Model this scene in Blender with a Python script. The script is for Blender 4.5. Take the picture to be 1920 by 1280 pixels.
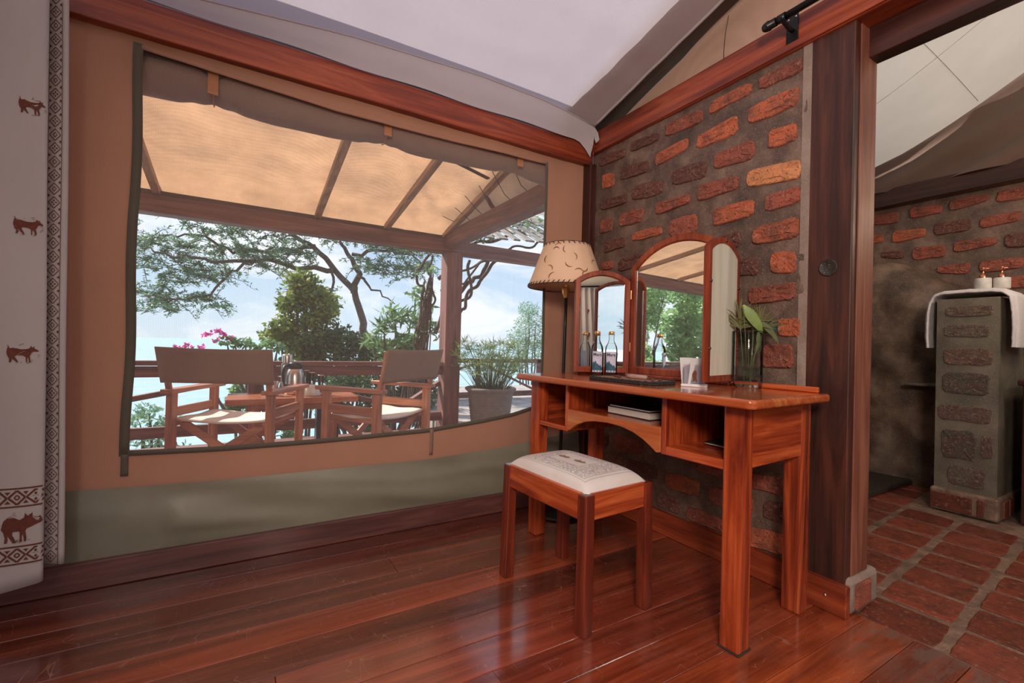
import bpy, bmesh, math, random
from mathutils import Vector, Matrix, Euler
R = random.Random(7)
for o in list(bpy.data.objects): bpy.data.objects.remove(o)
SC = bpy.context.scene
COL = SC.collection
PI = math.pi

# ---------------- camera, world, sun, lights, exposure ----------------
cam = bpy.data.cameras.new('camera'); camo = bpy.data.objects.new('camera', cam); COL.objects.link(camo)
cam.sensor_width = 36.0; cam.lens = 849.3 / 1920 * 36; cam.clip_start = .02; cam.clip_end = 5000
CR = Vector((0.858997, -0.511263, 0.027114)); CU = Vector((-0.027791, 0.006318, 0.999594)); CB = Vector((-0.511227, -0.859401, -0.008781))
m3 = Matrix((CR, CU, CB)).transposed()
camo.matrix_world = Matrix.Translation((0, 0, .9)) @ m3.to_4x4()
SC.camera = camo
SC.view_settings.view_transform = 'Standard'; SC.view_settings.look = 'None'
SC.view_settings.gamma = 1.0; SC.view_settings.use_curve_mapping = False
SC.view_settings.exposure = 0.0
SC.cycles.transparent_max_bounces = 32

class NT:
    def __init__(s, tree): s.t = tree; s.n = tree.nodes; s.l = tree.links; s.n.clear()
    def node(s, k, **kw):
        n = s.n.new(k)
        for a, b in kw.items():
            if a == 'ins':
                for i, v in b.items():
                    if hasattr(v, 'is_output') or isinstance(v, bpy.types.NodeSocket): s.l.new(v, n.inputs[i])
                    else: n.inputs[i].default_value = v
            else: setattr(n, a, b)
        return n
    def mapping(s, vec, scale=(1,1,1), loc=(0,0,0), rot=(0,0,0)):
        m = s.node('ShaderNodeMapping', ins={0: vec, 3: scale, 1: loc, 2: rot}); return m.outputs[0]
    def noise(s, vec, scale, detail=4, rough=.5, dist=0):
        n = s.node('ShaderNodeTexNoise', ins={'Vector': vec, 'Scale': scale, 'Detail': detail, 'Roughness': rough, 'Distortion': dist}); return n.outputs[0]
    def ramp(s, fac, stops):
        r = s.node('ShaderNodeValToRGB', ins={0: fac}); e = r.color_ramp.elements
        while len(e) < len(stops): e.new(.5)
        for i, (p, c) in enumerate(stops):
            e[i].position = p; e[i].color = (c, c, c, 1) if isinstance(c, (int, float)) else (*c, 1)
        return r.outputs[0]
    def mix(s, fac, a, b, mode='MIX'):
        m = s.node('ShaderNodeMix', data_type='RGBA', blend_type=mode)
        for i, v in ((0, fac), (6, a), (7, b)):
            if isinstance(v, bpy.types.NodeSocket): s.l.new(v, m.inputs[i])
            else: m.inputs[i].default_value = v if i == 0 else (*v, 1) if len(v) == 3 else v
        return m.outputs[2]
    def math(s, op, a, b=0.0, c=0.0):
        m = s.node('ShaderNodeMath', operation=op)
        for i, v in enumerate((a, b, c)):
            if isinstance(v, bpy.types.NodeSocket): s.l.new(v, m.inputs[i])
            else: m.inputs[i].default_value = v
        return m.outputs[0]
    def bump(s, h, strength=.3, dist=.01):
        return s.node('ShaderNodeBump', ins={'Height': h, 'Strength': strength, 'Distance': dist}).outputs[0]

w = bpy.data.worlds.new('sky'); SC.world = w; w.use_nodes = True
t = NT(w.node_tree)
tc = t.node('ShaderNodeTexCoord').outputs['Generated']
sep = t.node('ShaderNodeSeparateXYZ', ins={0: tc})
grad = t.ramp(sep.outputs[2], [(0.0, (.60, .70, .78)), (.06, (.55, .69, .82)), (.22, (.40, .57, .78)), (.55, (.26, .44, .74)), (1, (.17, .35, .7))])
cv = t.mapping(tc, scale=(1, 1, 2.6))
cl = t.noise(cv, 3.1, 9, .6, .35)
clm = t.ramp(cl, [(.46, 0), (.60, 1)])
col = t.mix(clm, grad, (.80, .85, .93))
bg = t.node('ShaderNodeBackground', ins={0: col, 1: 1.35})
t.node('ShaderNodeOutputWorld', ins={0: bg.outputs[0]})

sun = bpy.data.lights.new('sun', 'SUN'); sun.energy = 7.5; sun.angle = math.radians(.8); sun.color = (1, .93, .82)
so = bpy.data.objects.new('sun', sun); COL.objects.link(so)
sd = Vector((-.50, .62, .62)).normalized()
so.rotation_euler = sd.to_track_quat('Z', 'Y').to_euler(); so.location = sd * 20

def area(name, loc, target, size, power, color=(1, 1, 1), sizey=None):
    l = bpy.data.lights.new(name, 'AREA'); l.energy = power; l.color = color; l.size = size
    if sizey: l.shape = 'RECTANGLE'; l.size_y = sizey
    o = bpy.data.objects.new(name, l); COL.objects.link(o); o.location = loc
    o.rotation_euler = (Vector(loc) - Vector(target)).to_track_quat('Z', 'Y').to_euler()
    return o
def spot(name, loc, rad, power, color):
    l = bpy.data.lights.new(name, 'POINT'); l.energy = power; l.color = color; l.shadow_soft_size = rad
    o = bpy.data.objects.new(name, l); COL.objects.link(o); o.location = loc
#LIGHTS
def cone(name, loc, target, ang, rad, power, color):
    l = bpy.data.lights.new(name, 'SPOT'); l.energy = power; l.color = color; l.spot_size = math.radians(ang); l.spot_blend = 1.0; l.shadow_soft_size = rad
    o = bpy.data.objects.new(name, l); COL.objects.link(o); o.location = loc
    o.rotation_euler = (Vector(loc) - Vector(target)).to_track_quat('Z', 'Y').to_euler()
cone('brick_wall_fill_spot', (-.7, -1.0, 1.9), (1.70, 1.25, 1.0), 98, .28, 250, (1, .84, .70))  # fill spot behind the camera, added to brighten the brick wall and desk
spot('rear_fill_light', (.4, -1.9, 1.5), .2, 22, (1, .78, .58))  # unseen warm fill behind the camera, added to lift the interior
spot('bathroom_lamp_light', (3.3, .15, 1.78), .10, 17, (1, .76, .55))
spot('bathroom_fill_light', (3.0, -.9, 2.2), .15, 20, (1, .86, .72))  # unseen fill light added to lighten the dim bathroom

# ---------------- materials ----------------
MATS = {}
def newmat(name):
    m = bpy.data.materials.new(name); m.use_nodes = True; MATS[name] = m
    t = NT(m.node_tree); t.out = t.node('ShaderNodeOutputMaterial'); return m, t
def bsdf(t, color, rough=.5, metal=0, spec=.5, normal=None, **kw):
    ins = {'Base Color': color if isinstance(color, bpy.types.NodeSocket) else (*color, 1), 'Roughness': rough, 'Metallic': metal, 'Specular IOR Level': spec}
    if normal is not None: ins['Normal'] = normal
    ins.update(kw)
    b = t.node('ShaderNodeBsdfPrincipled', ins=ins); t.l.new(b.outputs[0], t.out.inputs[0]); return b
def plain(name, color, rough=.5, metal=0, var=.12, scale=30, bump=.0, **kw):
    m, t = newmat(name); tc = t.node('ShaderNodeTexCoord').outputs['Object']
    n = t.noise(tc, scale, 5, .6)
    f = t.ramp(n, [(.3, 1 - var), (.7, 1 + var)])
    c = t.mix(1.0, color, f, 'MULTIPLY')
    nn = t.bump(n, bump, .005) if bump else None
    bsdf(t, c, rough, metal, normal=nn, **kw); return m
def wood(name, dark, mid, light, axis=0, rough=.28, scale=1.0, objcol=False, coat=.3, scratch=0.0, bump=.12, figure=1.5, coatr=.15):
    m, t = newmat(name); tc = t.node('ShaderNodeTexCoord').outputs['Object']
    oi = t.node('ShaderNodeObjectInfo')
    off = t.node('ShaderNodeVectorMath', operation='SCALE', ins={0: (7.3, 3.1, 5.7)}); t.l.new(oi.outputs['Random'], off.inputs['Scale'])
    add = t.node('ShaderNodeVectorMath', operation='ADD', ins={0: tc, 1: off.outputs[0]}).outputs[0]
    sc = [14 * scale] * 3; sc[axis] = 1.1 * scale
    v = t.mapping(add, scale=tuple(sc))
    a = t.noise(v, 1.0, 6, .6, figure)
    sc2 = [95 * scale] * 3; sc2[axis] = 3 * scale
    b = t.noise(t.mapping(add, scale=tuple(sc2)), 1.0, 3, .5, .4)
    f = t.math('ADD', t.math('MULTIPLY', a, .75), t.math('MULTIPLY', b, .25))
    c = t.ramp(f, [(.33, dark), (.5, mid), (.66, light)])
    if objcol: c = t.mix(1.0, c, oi.outputs['Color'], 'MULTIPLY')
    r = t.ramp(t.noise(tc, 5, 4), [(.3, max(.05, rough - .07)), (.7, rough + .1)])
    if scratch:
        ln = None
        for sc_, rt in (((2, 9, 1), .5), ((9, 2.5, 1), .2), ((5, 5, 1), 1.1)):
            s1 = t.math('ABSOLUTE', t.math('SUBTRACT', t.noise(t.mapping(tc, scale=sc_, rot=(0, 0, rt)), 2.2, 1, .4, .3), .5))
            q_ = t.math('MULTIPLY', t.ramp(s1, [(0, 1), (.0035, 0)]), t.ramp(t.noise(tc, 7 + rt * 5, 2), [(.50, 0), (.60, 1)]))
            ln = q_ if ln is None else t.math('MAXIMUM', ln, q_)
        c = t.mix(t.math('MULTIPLY', ln, scratch), c, (.45, .27, .2))
        wear = t.ramp(t.noise(tc, 1.7, 7, .75), [(.56, 0), (.72, 1)])
        c = t.mix(t.math('MULTIPLY', wear, .22), c, (.34, .2, .16))
        sp = t.node('ShaderNodeSeparateXYZ', ins={0: tc})
        zone = t.math('MULTIPLY', t.ramp(t.math('MULTIPLY', sp.outputs[0], .5), [(.74, 0), (.90, 1)]), t.ramp(sp.outputs[1], [(.66, 1), (.72, 0)]))
        dust = t.math('MULTIPLY', zone, t.ramp(t.noise(t.mapping(tc, scale=(6, 22, 1)), 1, 6, .7), [(.40, 0), (.56, 1)]))
        c = t.mix(t.math('MULTIPLY', dust, .75), c, (.20, .125, .10))
    n = t.bump(f, bump, .003)
    bs = bsdf(t, c, r, normal=n, **{'Coat Weight': coat, 'Coat Roughness': coatr})
    return m
MAH = [wood('mahogany_' + a, (.15, .018, .008), (.40, .062, .018), (.64, .14, .04), i, .26, figure=2.0) for i, a in enumerate('xyz')]
BEAM = [wood('beam_wood_' + a, (.10, .016, .008), (.27, .044, .016), (.45, .095, .03), i, .36, coat=.15, figure=1.2) for i, a in enumerate('xyz')]
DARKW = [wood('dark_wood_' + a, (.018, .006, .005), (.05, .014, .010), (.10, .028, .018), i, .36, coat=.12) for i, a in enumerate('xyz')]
OUTW = [wood('veranda_wood_' + a, (.085, .030, .026), (.19, .07, .055), (.30, .13, .10), i, .6, coat=0, scale=.8) for i, a in enumerate('xyz')]
CHW = [wood('chair_wood_' + a, (.18, .055, .025), (.42, .14, .065), (.60, .26, .13), i, .45, coat=.1) for i, a in enumerate('xyz')]
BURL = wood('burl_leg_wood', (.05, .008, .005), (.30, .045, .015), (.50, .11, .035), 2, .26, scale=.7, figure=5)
TABW = wood('table_wood', (.25, .06, .02), (.42, .13, .05), (.55, .22, .10), 0, .3, coat=.2)
GREYW = wood('weathered_wood', (.16, .13, .11), (.32, .28, .24), (.5, .46, .4), 1, .8, coat=0)
FLOORM = wood('floorboard_wood', (.10, .020, .011), (.225, .048, .023), (.36, .085, .040), 0, .22, objcol=True, coat=1.0, scratch=.45, scale=.8, coatr=.13)
PALEW = wood('cream_board', (.50, .48, .38), (.66, .64, .53), (.74, .72, .62), 2, .6, coat=0, figure=.3)

def fabric(name, color, rough=.85, weave=450, trans=.0, var=.1, wr=0, sheen=.2, stripes=False):
    m, t = newmat(name); tc = t.node('ShaderNodeTexCoord').outputs['Object']
    w1 = t.node('ShaderNodeTexWave', wave_type='BANDS', bands_direction='X', ins={'Vector': tc, 'Scale': weave / 6.28, 'Distortion': .6, 'Detail': 1}).outputs[1]
    w2 = t.node('ShaderNodeTexWave', wave_type='BANDS', bands_direction='Z', ins={'Vector': tc, 'Scale': weave / 6.28, 'Distortion': .6, 'Detail': 1}).outputs[1]
    ww = t.math('MULTIPLY', w1, w2)
    n = t.noise(tc, 3, 6, .6)
    f = t.math('ADD', t.ramp(n, [(.3, 1 - var), (.7, 1 + var)]), t.math('MULTIPLY', ww, .18))
    c = t.mix(1.0, color, f, 'MULTIPLY')
    h = t.math('ADD', ww, t.math('MULTIPLY', t.noise(tc, 5, 3), wr))
    nrm = t.bump(h, .25, .002 if not wr else .01)
    b = bsdf(t, c, rough, normal=nrm, spec=.25, **{'Sheen Weight': sheen})
    if trans:
        tr = t.node('ShaderNodeBsdfTranslucent', ins={0: c})
        mx = t.node('ShaderNodeMixShader', ins={0: trans, 1: b.outputs[0], 2: tr.outputs[0]})
        t.l.new(mx.outputs[0], t.out.inputs[0])
    return m
CANVAS = fabric('tan_canvas', (.46, .235, .155), weave=900, trans=.12, var=.06)
GABLE = fabric('beige_canvas', (.52, .34, .26), weave=900, var=.08)
ROOFDK = fabric('dark_canvas', (.11, .085, .07), weave=900, var=.15)
WHITEC = fabric('white_ceiling_cloth', (.66, .60, .65), weave=1500, trans=.25, var=.04, wr=.5)
CURT = fabric('white_curtain_cloth', (.66, .60, .58), weave=1500, trans=.2, var=.04)
PRINT = plain('brown_print', (.16, .045, .028), .85, var=.25, scale=120)
PVC = plain('grey_green_flap', (.24, .225, .165), .45, var=.1, scale=4, bump=.15)
BIND = fabric('dark_binding', (.12, .10, .075), weave=900)
ROLLM = fabric('rolled_canvas', (.31, .20, .155), weave=700, trans=.12)
STRAP = fabric('orange_strap', (.65, .28, .12), weave=900, trans=.3)
VROOF = fabric('veranda_roof_canvas', (.66, .37, .20), weave=300, trans=.45, var=.25, wr=1)
CHCAN = fabric('chair_canvas', (.30, .18, .12), weave=600, trans=.15)
SEATC = fabric('chair_seat_canvas', (.78, .70, .64), weave=600)
SHADE = plain('lampshade_skin', (.80, .54, .36), .6, var=.05, scale=6)
TOWEL = plain('white_terry', (.72, .69, .70), .95, var=.12, scale=160, bump=1.0)
LEATH = plain('dark_lacing', (.035, .02, .015), .7)
BLACK = plain('black_metal', (.012, .012, .014), .35, .3)
STEEL = plain('brushed_steel', (.62, .56, .52), .28, 1.0, var=.08)
COPPER = plain('copper', (.85, .35, .2), .25, 1.0)
BRASS = plain('gold_cap', (.75, .42, .15), .35, .8)
CERAM = plain('stone_ceramic', (.62, .60, .56), .5, var=.2, scale=20)
WHITEP = plain('white_paper', (.80, .78, .80), .6, var=.03)
PAGES = plain('book_pages', (.62, .58, .52), .8, var=.15, scale=200)
NAVY = plain('blue_label_ink', (.03, .11, .17), .6, var=.4, scale=120)
INK = plain('label_ink', (.05, .06, .10), .6)
PINKP = plain('pink_label_ink', (.65, .32, .38), .6)
LABEL = plain('label_paper', (.62, .62, .78), .6, var=.04)
BLACKC = plain('black_cover', (.012, .014, .018), .35)
ROPE = plain('black_rope', (.03, .03, .03), .9, var=.6, scale=150, bump=1.)
MATT = plain('woven_brown_mat', (.36, .14, .085), .8, var=.2, scale=120, bump=.4)
STONEB = plain('brown_stone', (.10, .035, .02), .35, var=.4, scale=80)
ROLLP = plain('grey_paper_roll', (.42, .30, .26), .8, var=.2)
POTM = plain('grey_clay_pot', (.20, .165, .15), .8, var=.15, scale=20, bump=.3)
SOIL = plain('soil', (.05, .035, .025), .95, var=.4)
BARK = plain('bark', (.12, .09, .075), .9, var=.35, scale=25, bump=.6)
VINEB = plain('vine_bark', (.10, .065, .05), .9, var=.4, scale=30, bump=.6)
SCREW = plain('screw_metal', (.5, .5, .5), .35, 1.0)
def mir():
    m, t = newmat('mirror_glass'); bsdf(t, (.88, .92, .92), .01, 1.0)
    return m
MIR = mir()
def glass(name, color, rough=.0, ior=1.45):
    m, t = newmat(name)
    g = bsdf(t, color, rough, **{'Transmission Weight': 1.0, 'IOR': ior}); return m
def thinglass(name, tint, refl=1.0):
    m, t = newmat(name)
    tr = t.node('ShaderNodeBsdfTransparent', ins={0: (*tint, 1)}); gl = t.node('ShaderNodeBsdfGlossy', ins={0: (1, 1, 1, 1), 'Roughness': .02})
    fr = t.node('ShaderNodeFresnel', ins={0: 1.22}); mx = t.node('ShaderNodeMixShader', ins={0: t.math('MULTIPLY', fr.outputs[0], refl), 1: tr.outputs[0], 2: gl.outputs[0]})
    t.l.new(mx.outputs[0], t.out.inputs[0]); return m
GLASS = thinglass('clear_glass', (.93, .965, .965), 1.0); WATERG = thinglass('water_in_glass', (.86, .91, .94), .6)
def brickmat():
    m, t = newmat('clay_brick'); tc = t.node('ShaderNodeTexCoord').outputs['Object']
    oi = t.node('ShaderNodeObjectInfo')
    n1 = t.noise(tc, 90, 6, .75); n2 = t.noise(tc, 18, 5, .6)
    c = t.mix(t.ramp(n2, [(.40, 0), (.66, .7)]), oi.outputs['Color'], (.12, .045, .035))
    c = t.mix(t.ramp(n1, [(.54, 0), (.66, .55)]), c, (.66, .40, .30))
    v = t.node('ShaderNodeTexVoronoi', ins={'Vector': tc, 'Scale': 85}).outputs[0]
    pit = t.ramp(v, [(.10, 0), (.25, 1)])
    c = t.mix(1.0, c, t.ramp(v, [(.05, .35), (.22, 1)]), 'MULTIPLY')
    h = t.math('ADD', t.math('MULTIPLY', n1, .7), t.math('MULTIPLY', pit, .4))
    bsdf(t, c, t.ramp(n1, [(.3, .35), (.7, .8)]), normal=t.bump(h, 1.0, .012), spec=.7); return m
BRICK = brickmat()
def mortar(name, c1, c2, c3, wet=.6, sc=6):
    m, t = newmat(name); tc = t.node('ShaderNodeTexCoord').outputs['Object']
    n1 = t.noise(tc, sc, 7, .65); n2 = t.noise(tc, 140, 4, .7); n3 = t.noise(tc, 2.2, 4, .6)
    c = t.ramp(n1, [(.32, c1), (.5, c2), (.68, c3)])
    c = t.mix(t.ramp(n2, [(.56, 0), (.68, .4)]), c, (.5, .42, .36))
    c = t.mix(t.ramp(n3, [(.5, 0), (.68, .5)]), c, (.05, .036, .03))
    h = t.math('ADD', n1, t.math('MULTIPLY', n2, .25))
    bsdf(t, c, wet, normal=t.bump(h, .8, .012)); return m
MORT = mortar('mortar', (.07, .045, .035), (.145, .09, .068), (.25, .16, .12), .5, 9)
MORTE = mortar('mortar_edge', (.22, .16, .13), (.30, .22, .18), (.36, .28, .23), .7)
PLAST = mortar('plaster_rock', (.035, .026, .02), (.13, .082, .055), (.30, .20, .14), .5, 3.2)
PILM = mortar('pillar_render', (.11, .10, .075), (.17, .15, .11), (.23, .19, .15), .4, 5)
GROUT = mortar('tile_grout', (.12, .075, .055), (.23, .14, .10), (.36, .24, .17), .45, 14)
DKSTONE = mortar('dark_stone', (.015, .013, .012), (.03, .024, .02), (.05, .04, .03), .35)
def tilemat():
    m, t = newmat('clay_tile'); tc = t.node('ShaderNodeTexCoord').outputs['Object']; oi = t.node('ShaderNodeObjectInfo')
    n1 = t.noise(tc, 14, 7, .75); n2 = t.noise(tc, 60, 4, .7)
    c = t.mix(t.ramp(n1, [(.42, 0), (.68, .8)]), oi.outputs['Color'], (.035, .016, .012))
    c = t.mix(t.ramp(n2, [(.56, 0), (.68, .6)]), c, (.40, .20, .14))
    bsdf(t, c, t.ramp(n1, [(.3, .22), (.7, .5)]), normal=t.bump(n1, .5, .006)); return m
TILE = tilemat()
def leafmat(name, c1, c2, c3, trans=.45):
    m, t = newmat(name); g = t.node('ShaderNodeNewGeometry')
    c = t.ramp(g.outputs['Random Per Island'], [(0, c1), (.5, c2), (1, c3)])
    b = bsdf(t, c, .5); tr = t.node('ShaderNodeBsdfTranslucent', ins={0: c})
    mx = t.node('ShaderNodeMixShader', ins={0: trans, 1: b.outputs[0], 2: tr.outputs[0]}); t.l.new(mx.outputs[0], t.out.inputs[0]); return m
LACA = leafmat('acacia_leaves', (.07, .18, .12), (.13, .28, .17), (.30, .44, .20))
LBUSH = leafmat('bush_leaves', (.07, .15, .05), (.20, .30, .06), (.42, .42, .08))
LDARK = leafmat('hedge_leaves', (.03, .09, .05), (.07, .17, .07), (.20, .28, .08))
LFRESH = leafmat('fresh_leaves', (.08, .20, .09), (.16, .30, .12), (.30, .42, .16))
LPALE = leafmat('pale_leaves', (.16, .32, .22), (.26, .42, .28), (.38, .52, .34))
LMIR = leafmat('garden_leaves', (.16, .32, .14), (.34, .52, .20), (.60, .74, .36), .55)
PETAL = leafmat('pink_petals', (.75, .08, .38), (.85, .15, .55), (.6, .12, .25))
PAPY = leafmat('papyrus_leaves', (.08, .18, .06), (.18, .30, .09), (.38, .46, .14))
SPIKE = leafmat('spiky_leaves', (.05, .05, .02), (.13, .14, .05), (.40, .34, .16), .2)
BIGL = plain('light_green_leaf', (.20, .29, .08), .4, var=.2); DKL = plain('dark_green_leaf', (.015, .06, .045), .35, var=.3)
OLV = plain('olive_leaf', (.12, .14, .06), .45, var=.3)
def screenmat():
    m, t = newmat('insect_mesh'); tc = t.node('ShaderNodeTexCoord').outputs['Object']
    w1 = t.node('ShaderNodeTexWave', wave_type='BANDS', bands_direction='X', ins={'Vector': tc, 'Scale': 620 / 6.28, 'Distortion': 1.5, 'Detail': 2, 'Detail Scale': .3}).outputs[1]
    w2 = t.node('ShaderNodeTexWave', wave_type='BANDS', bands_direction='Z', ins={'Vector': tc, 'Scale': 900 / 6.28, 'Distortion': .5}).outputs[1]
    n = t.noise(t.mapping(tc, scale=(60, 1, 2)), 1, 3)
    f = t.math('ADD', t.math('MULTIPLY', w1, .20), t.math('MULTIPLY', w2, .05))
    f = t.math('ADD', f, t.math('MULTIPLY', n, .05))
    d = t.node('ShaderNodeBsdfDiffuse', ins={0: (.62, .56, .55, 1)}); tl = t.node('ShaderNodeBsdfTranslucent', ins={0: (.8, .78, .80, 1)})
    dd = t.node('ShaderNodeMixShader', ins={0: .6, 1: d.outputs[0], 2: tl.outputs[0]})
    tr = t.node('ShaderNodeBsdfTransparent', ins={0: (1, 1, 1, 1)})
    mx = t.node('ShaderNodeMixShader', ins={0: f, 1: tr.outputs[0], 2: dd.outputs[0]}); t.l.new(mx.outputs[0], t.out.inputs[0]); return m
SCREEN = screenmat()
def seatfab():
    m, t = newmat('embroidered_cushion'); tc = t.node('ShaderNodeTexCoord').outputs['Object']
    s = t.node('ShaderNodeSeparateXYZ', ins={0: tc})
    ax = t.math('ABSOLUTE', s.outputs[0]); ay = t.math('ABSOLUTE', s.outputs[1])
    # normalised box distance: 1 at cushion edge (half sizes .20 x .13)
    d = t.math('MAXIMUM', t.math('DIVIDE', ax, .205), t.math('DIVIDE', ay, .135))
    scroll = t.node('ShaderNodeTexVoronoi', feature='DISTANCE_TO_EDGE', ins={'Vector': t.mapping(tc, scale=(1, 1, .01)), 'Scale': 62}).outputs[0]
    wv = t.node('ShaderNodeTexWave', wave_type='RINGS', ins={'Vector': t.mapping(tc, scale=(1, 1, .01)), 'Scale': 14, 'Distortion': 16, 'Detail': 2, 'Detail Scale': 3}).outputs[1]
    ln = t.math('MAXIMUM', t.ramp(scroll, [(.02, 1), (.07, 0)]), t.ramp(wv, [(.80, 0), (.92, 1)]))
    band = t.math('MULTIPLY', t.ramp(d, [(.40, 0), (.42, 1)]), t.ramp(d, [(.80, 1), (.82, 0)]))
    pat = t.math('MULTIPLY', ln, band)
    for r0 in (.40, .82, .88):
        rg = t.math('ABSOLUTE', t.math('SUBTRACT', d, r0)); pat = t.math('MAXIMUM', pat, t.math('MULTIPLY', t.ramp(rg, [(.006, 1), (.014, 0)]), .7))
    base = t.mix(t.ramp(t.noise(tc, 14, 4), [(.4, 0), (.7, .35)]), (.76, .71, .68), (.62, .52, .44))
    c = t.mix(t.math('MULTIPLY', pat, .62), base, (.24, .25, .27))
    bsdf(t, c, .9, normal=t.bump(t.math('ADD', t.noise(tc, 500, 2), t.math('MULTIPLY', pat, .5)), .3, .002), spec=.2); return m
CUSH = seatfab()

# ---------------- geometry helpers ----------------
class MB:
    def __init__(s): s.v = []; s.f = []; s.sm = []
    def add(s, v, f, smooth=False):
        b = len(s.v); s.v += [tuple(p) for p in v]; s.f += [tuple(b + i for i in q) for q in f]; s.sm += [smooth] * len(f); return s
    def box(s, x0, y0, z0, x1, y1, z1, ch=.0, M=None):
        bm = bmesh.new(); bmesh.ops.create_cube(bm, size=1)
        for v in bm.verts: v.co = Vector(((x0 + x1) / 2 + v.co.x * (x1 - x0), (y0 + y1) / 2 + v.co.y * (y1 - y0), (z0 + z1) / 2 + v.co.z * (z1 - z0)))
        if ch: bmesh.ops.bevel(bm, geom=list(bm.edges), offset=ch, segments=1 if ch < .004 else 2, affect='EDGES', profile=.5)
        if M: bm.transform(M)
        bm.verts.index_update(); s.add([v.co for v in bm.verts], [[v.index for v in f.verts] for f in bm.faces]); bm.free(); return s
    def bar(s, a, b, wd, th, ch=.003, up=(0, 0, 1)):
        a = Vector(a); b = Vector(b); z = (b - a); L = z.length; z.normalize(); u = Vector(up)
        x = z.cross(u)
        if x.length < 1e-4: x = Vector((1, 0, 0))
        x.normalize(); y = z.cross(x)
        M = Matrix((x, y, z)).transposed().to_4x4(); M.translation = a
        return s.box(-wd / 2, -th / 2, 0, wd / 2, th / 2, L, ch, M)
    def tube(s, pts, rad, n=8, cap=True, smooth=True):
        P = [Vector(p) for p in pts]; k = len(P); rr = rad if isinstance(rad, (list, tuple)) else [rad] * k
        v = []; f = []; prev = None
        for i in range(k):
            d = (P[min(i + 1, k - 1)] - P[max(i - 1, 0)]).normalized()
            if prev is None: x = d.orthogonal().normalized()
            else:
                x = prev - d * prev.dot(d)
                x = x.normalized() if x.length > 1e-5 else d.orthogonal().normalized()
            prev = x; y = d.cross(x)
            for j in range(n):
                a = 2 * PI * j / n; v.append(P[i] + (x * math.cos(a) + y * math.sin(a)) * rr[i])
        for i in range(k - 1):
            for j in range(n): f.append((i * n + j, i * n + (j + 1) % n, (i + 1) * n + (j + 1) % n, (i + 1) * n + j))
        if cap: f.append(tuple(range(n - 1, -1, -1))); f.append(tuple((k - 1) * n + j for j in range(n)))
        return s.add(v, f, smooth)
    def lathe(s, prof, n=24, c=(0, 0, 0), smooth=True, cap=False):
        v = []; f = []; k = len(prof)
        for r, z in prof:
            for j in range(n): a = 2 * PI * j / n; v.append((c[0] + r * math.cos(a), c[1] + r * math.sin(a), c[2] + z))
        for i in range(k - 1):
            for j in range(n): f.append((i * n + j, i * n + (j + 1) % n, (i + 1) * n + (j + 1) % n, (i + 1) * n + j))
        if cap: f.append(tuple(range(n - 1, -1, -1))); f.append(tuple((k - 1) * n + j for j in range(n)))
        return s.add(v, f, smooth)
    def prism(s, poly, a, b, M=None):
        # polygon in local xy, extruded z a..b
        n = len(poly); v = [Vector((x, y, a)) for x, y in poly] + [Vector((x, y, b)) for x, y in poly]
        if M: v = [M @ p for p in v]
        f = [tuple(range(n - 1, -1, -1)), tuple(range(n, 2 * n))] + [(i, (i + 1) % n, n + (i + 1) % n, n + i) for i in range(n)]
        return s.add(v, f)
    def grid(s, nu, nv, fn, smooth=True, thick=0):
        v = [Vector(fn(i / (nu - 1), j / (nv - 1))) for i in range(nu) for j in range(nv)]
        f = [(i * nv + j, (i + 1) * nv + j, (i + 1) * nv + j + 1, i * nv + j + 1) for i in range(nu - 1) for j in range(nv - 1)]
        return s.add(v, f, smooth)
    def build(s, name, mat, parent=None, loc=None, color=None, solid=0):
        me = bpy.data.meshes.new(name); me.from_pydata(s.v, [], s.f); me.materials.append(mat)
        me.polygons.foreach_set('use_smooth', s.sm); me.validate(); me.update()
        bm = bmesh.new(); bm.from_mesh(me); bmesh.ops.recalc_face_normals(bm, faces=bm.faces) if len(bm.faces) < 4000 else None; bm.to_mesh(me); bm.free()
        o = bpy.data.objects.new(name, me); COL.objects.link(o)
        if parent: o.parent = parent
        if loc: o.location = loc
        if color: o.color = (*color, 1)
        if solid:
            md = o.modifiers.new('solid', 'SOLIDIFY'); md.thickness = solid; md.offset = 0
        return o
def tag(o, label=None, cat=None, group=None, kind=None):
    if label: o['label'] = label
    if cat: o['category'] = cat
    if group: o['group'] = group
    if kind: o['kind'] = kind
    return o
def thing(name, label, cat, loc=(0, 0, 0), rz=0, group=None):
    o = bpy.data.objects.new(name, None); COL.objects.link(o); o.location = loc; o.rotation_euler = (0, 0, rz); o.empty_display_size = .1
    return tag(o, label, cat, group)
def S(o, label=None): o['kind'] = 'structure'; 
def struct(o, label=None):
    o['kind'] = 'structure'
    if label: o['label'] = label
    return o
def BX(*a, ch=.004): return MB().box(*a, ch=ch)
def copy_tree(o, parent=None):
    c = o.copy(); COL.objects.link(c); c.parent = parent
    for ch in list(o.children): copy_tree(ch, c)
    return c
def lerp(a, b, t): return a + (b - a) * t
def interp(x, tab):
    if x <= tab[0][0]: return tab[0][1]
    for (a, b), (c, d) in zip(tab, tab[1:]):
        if x <= c: return lerp(b, d, (x - a) / (c - a))
    return tab[-1][1]
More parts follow.
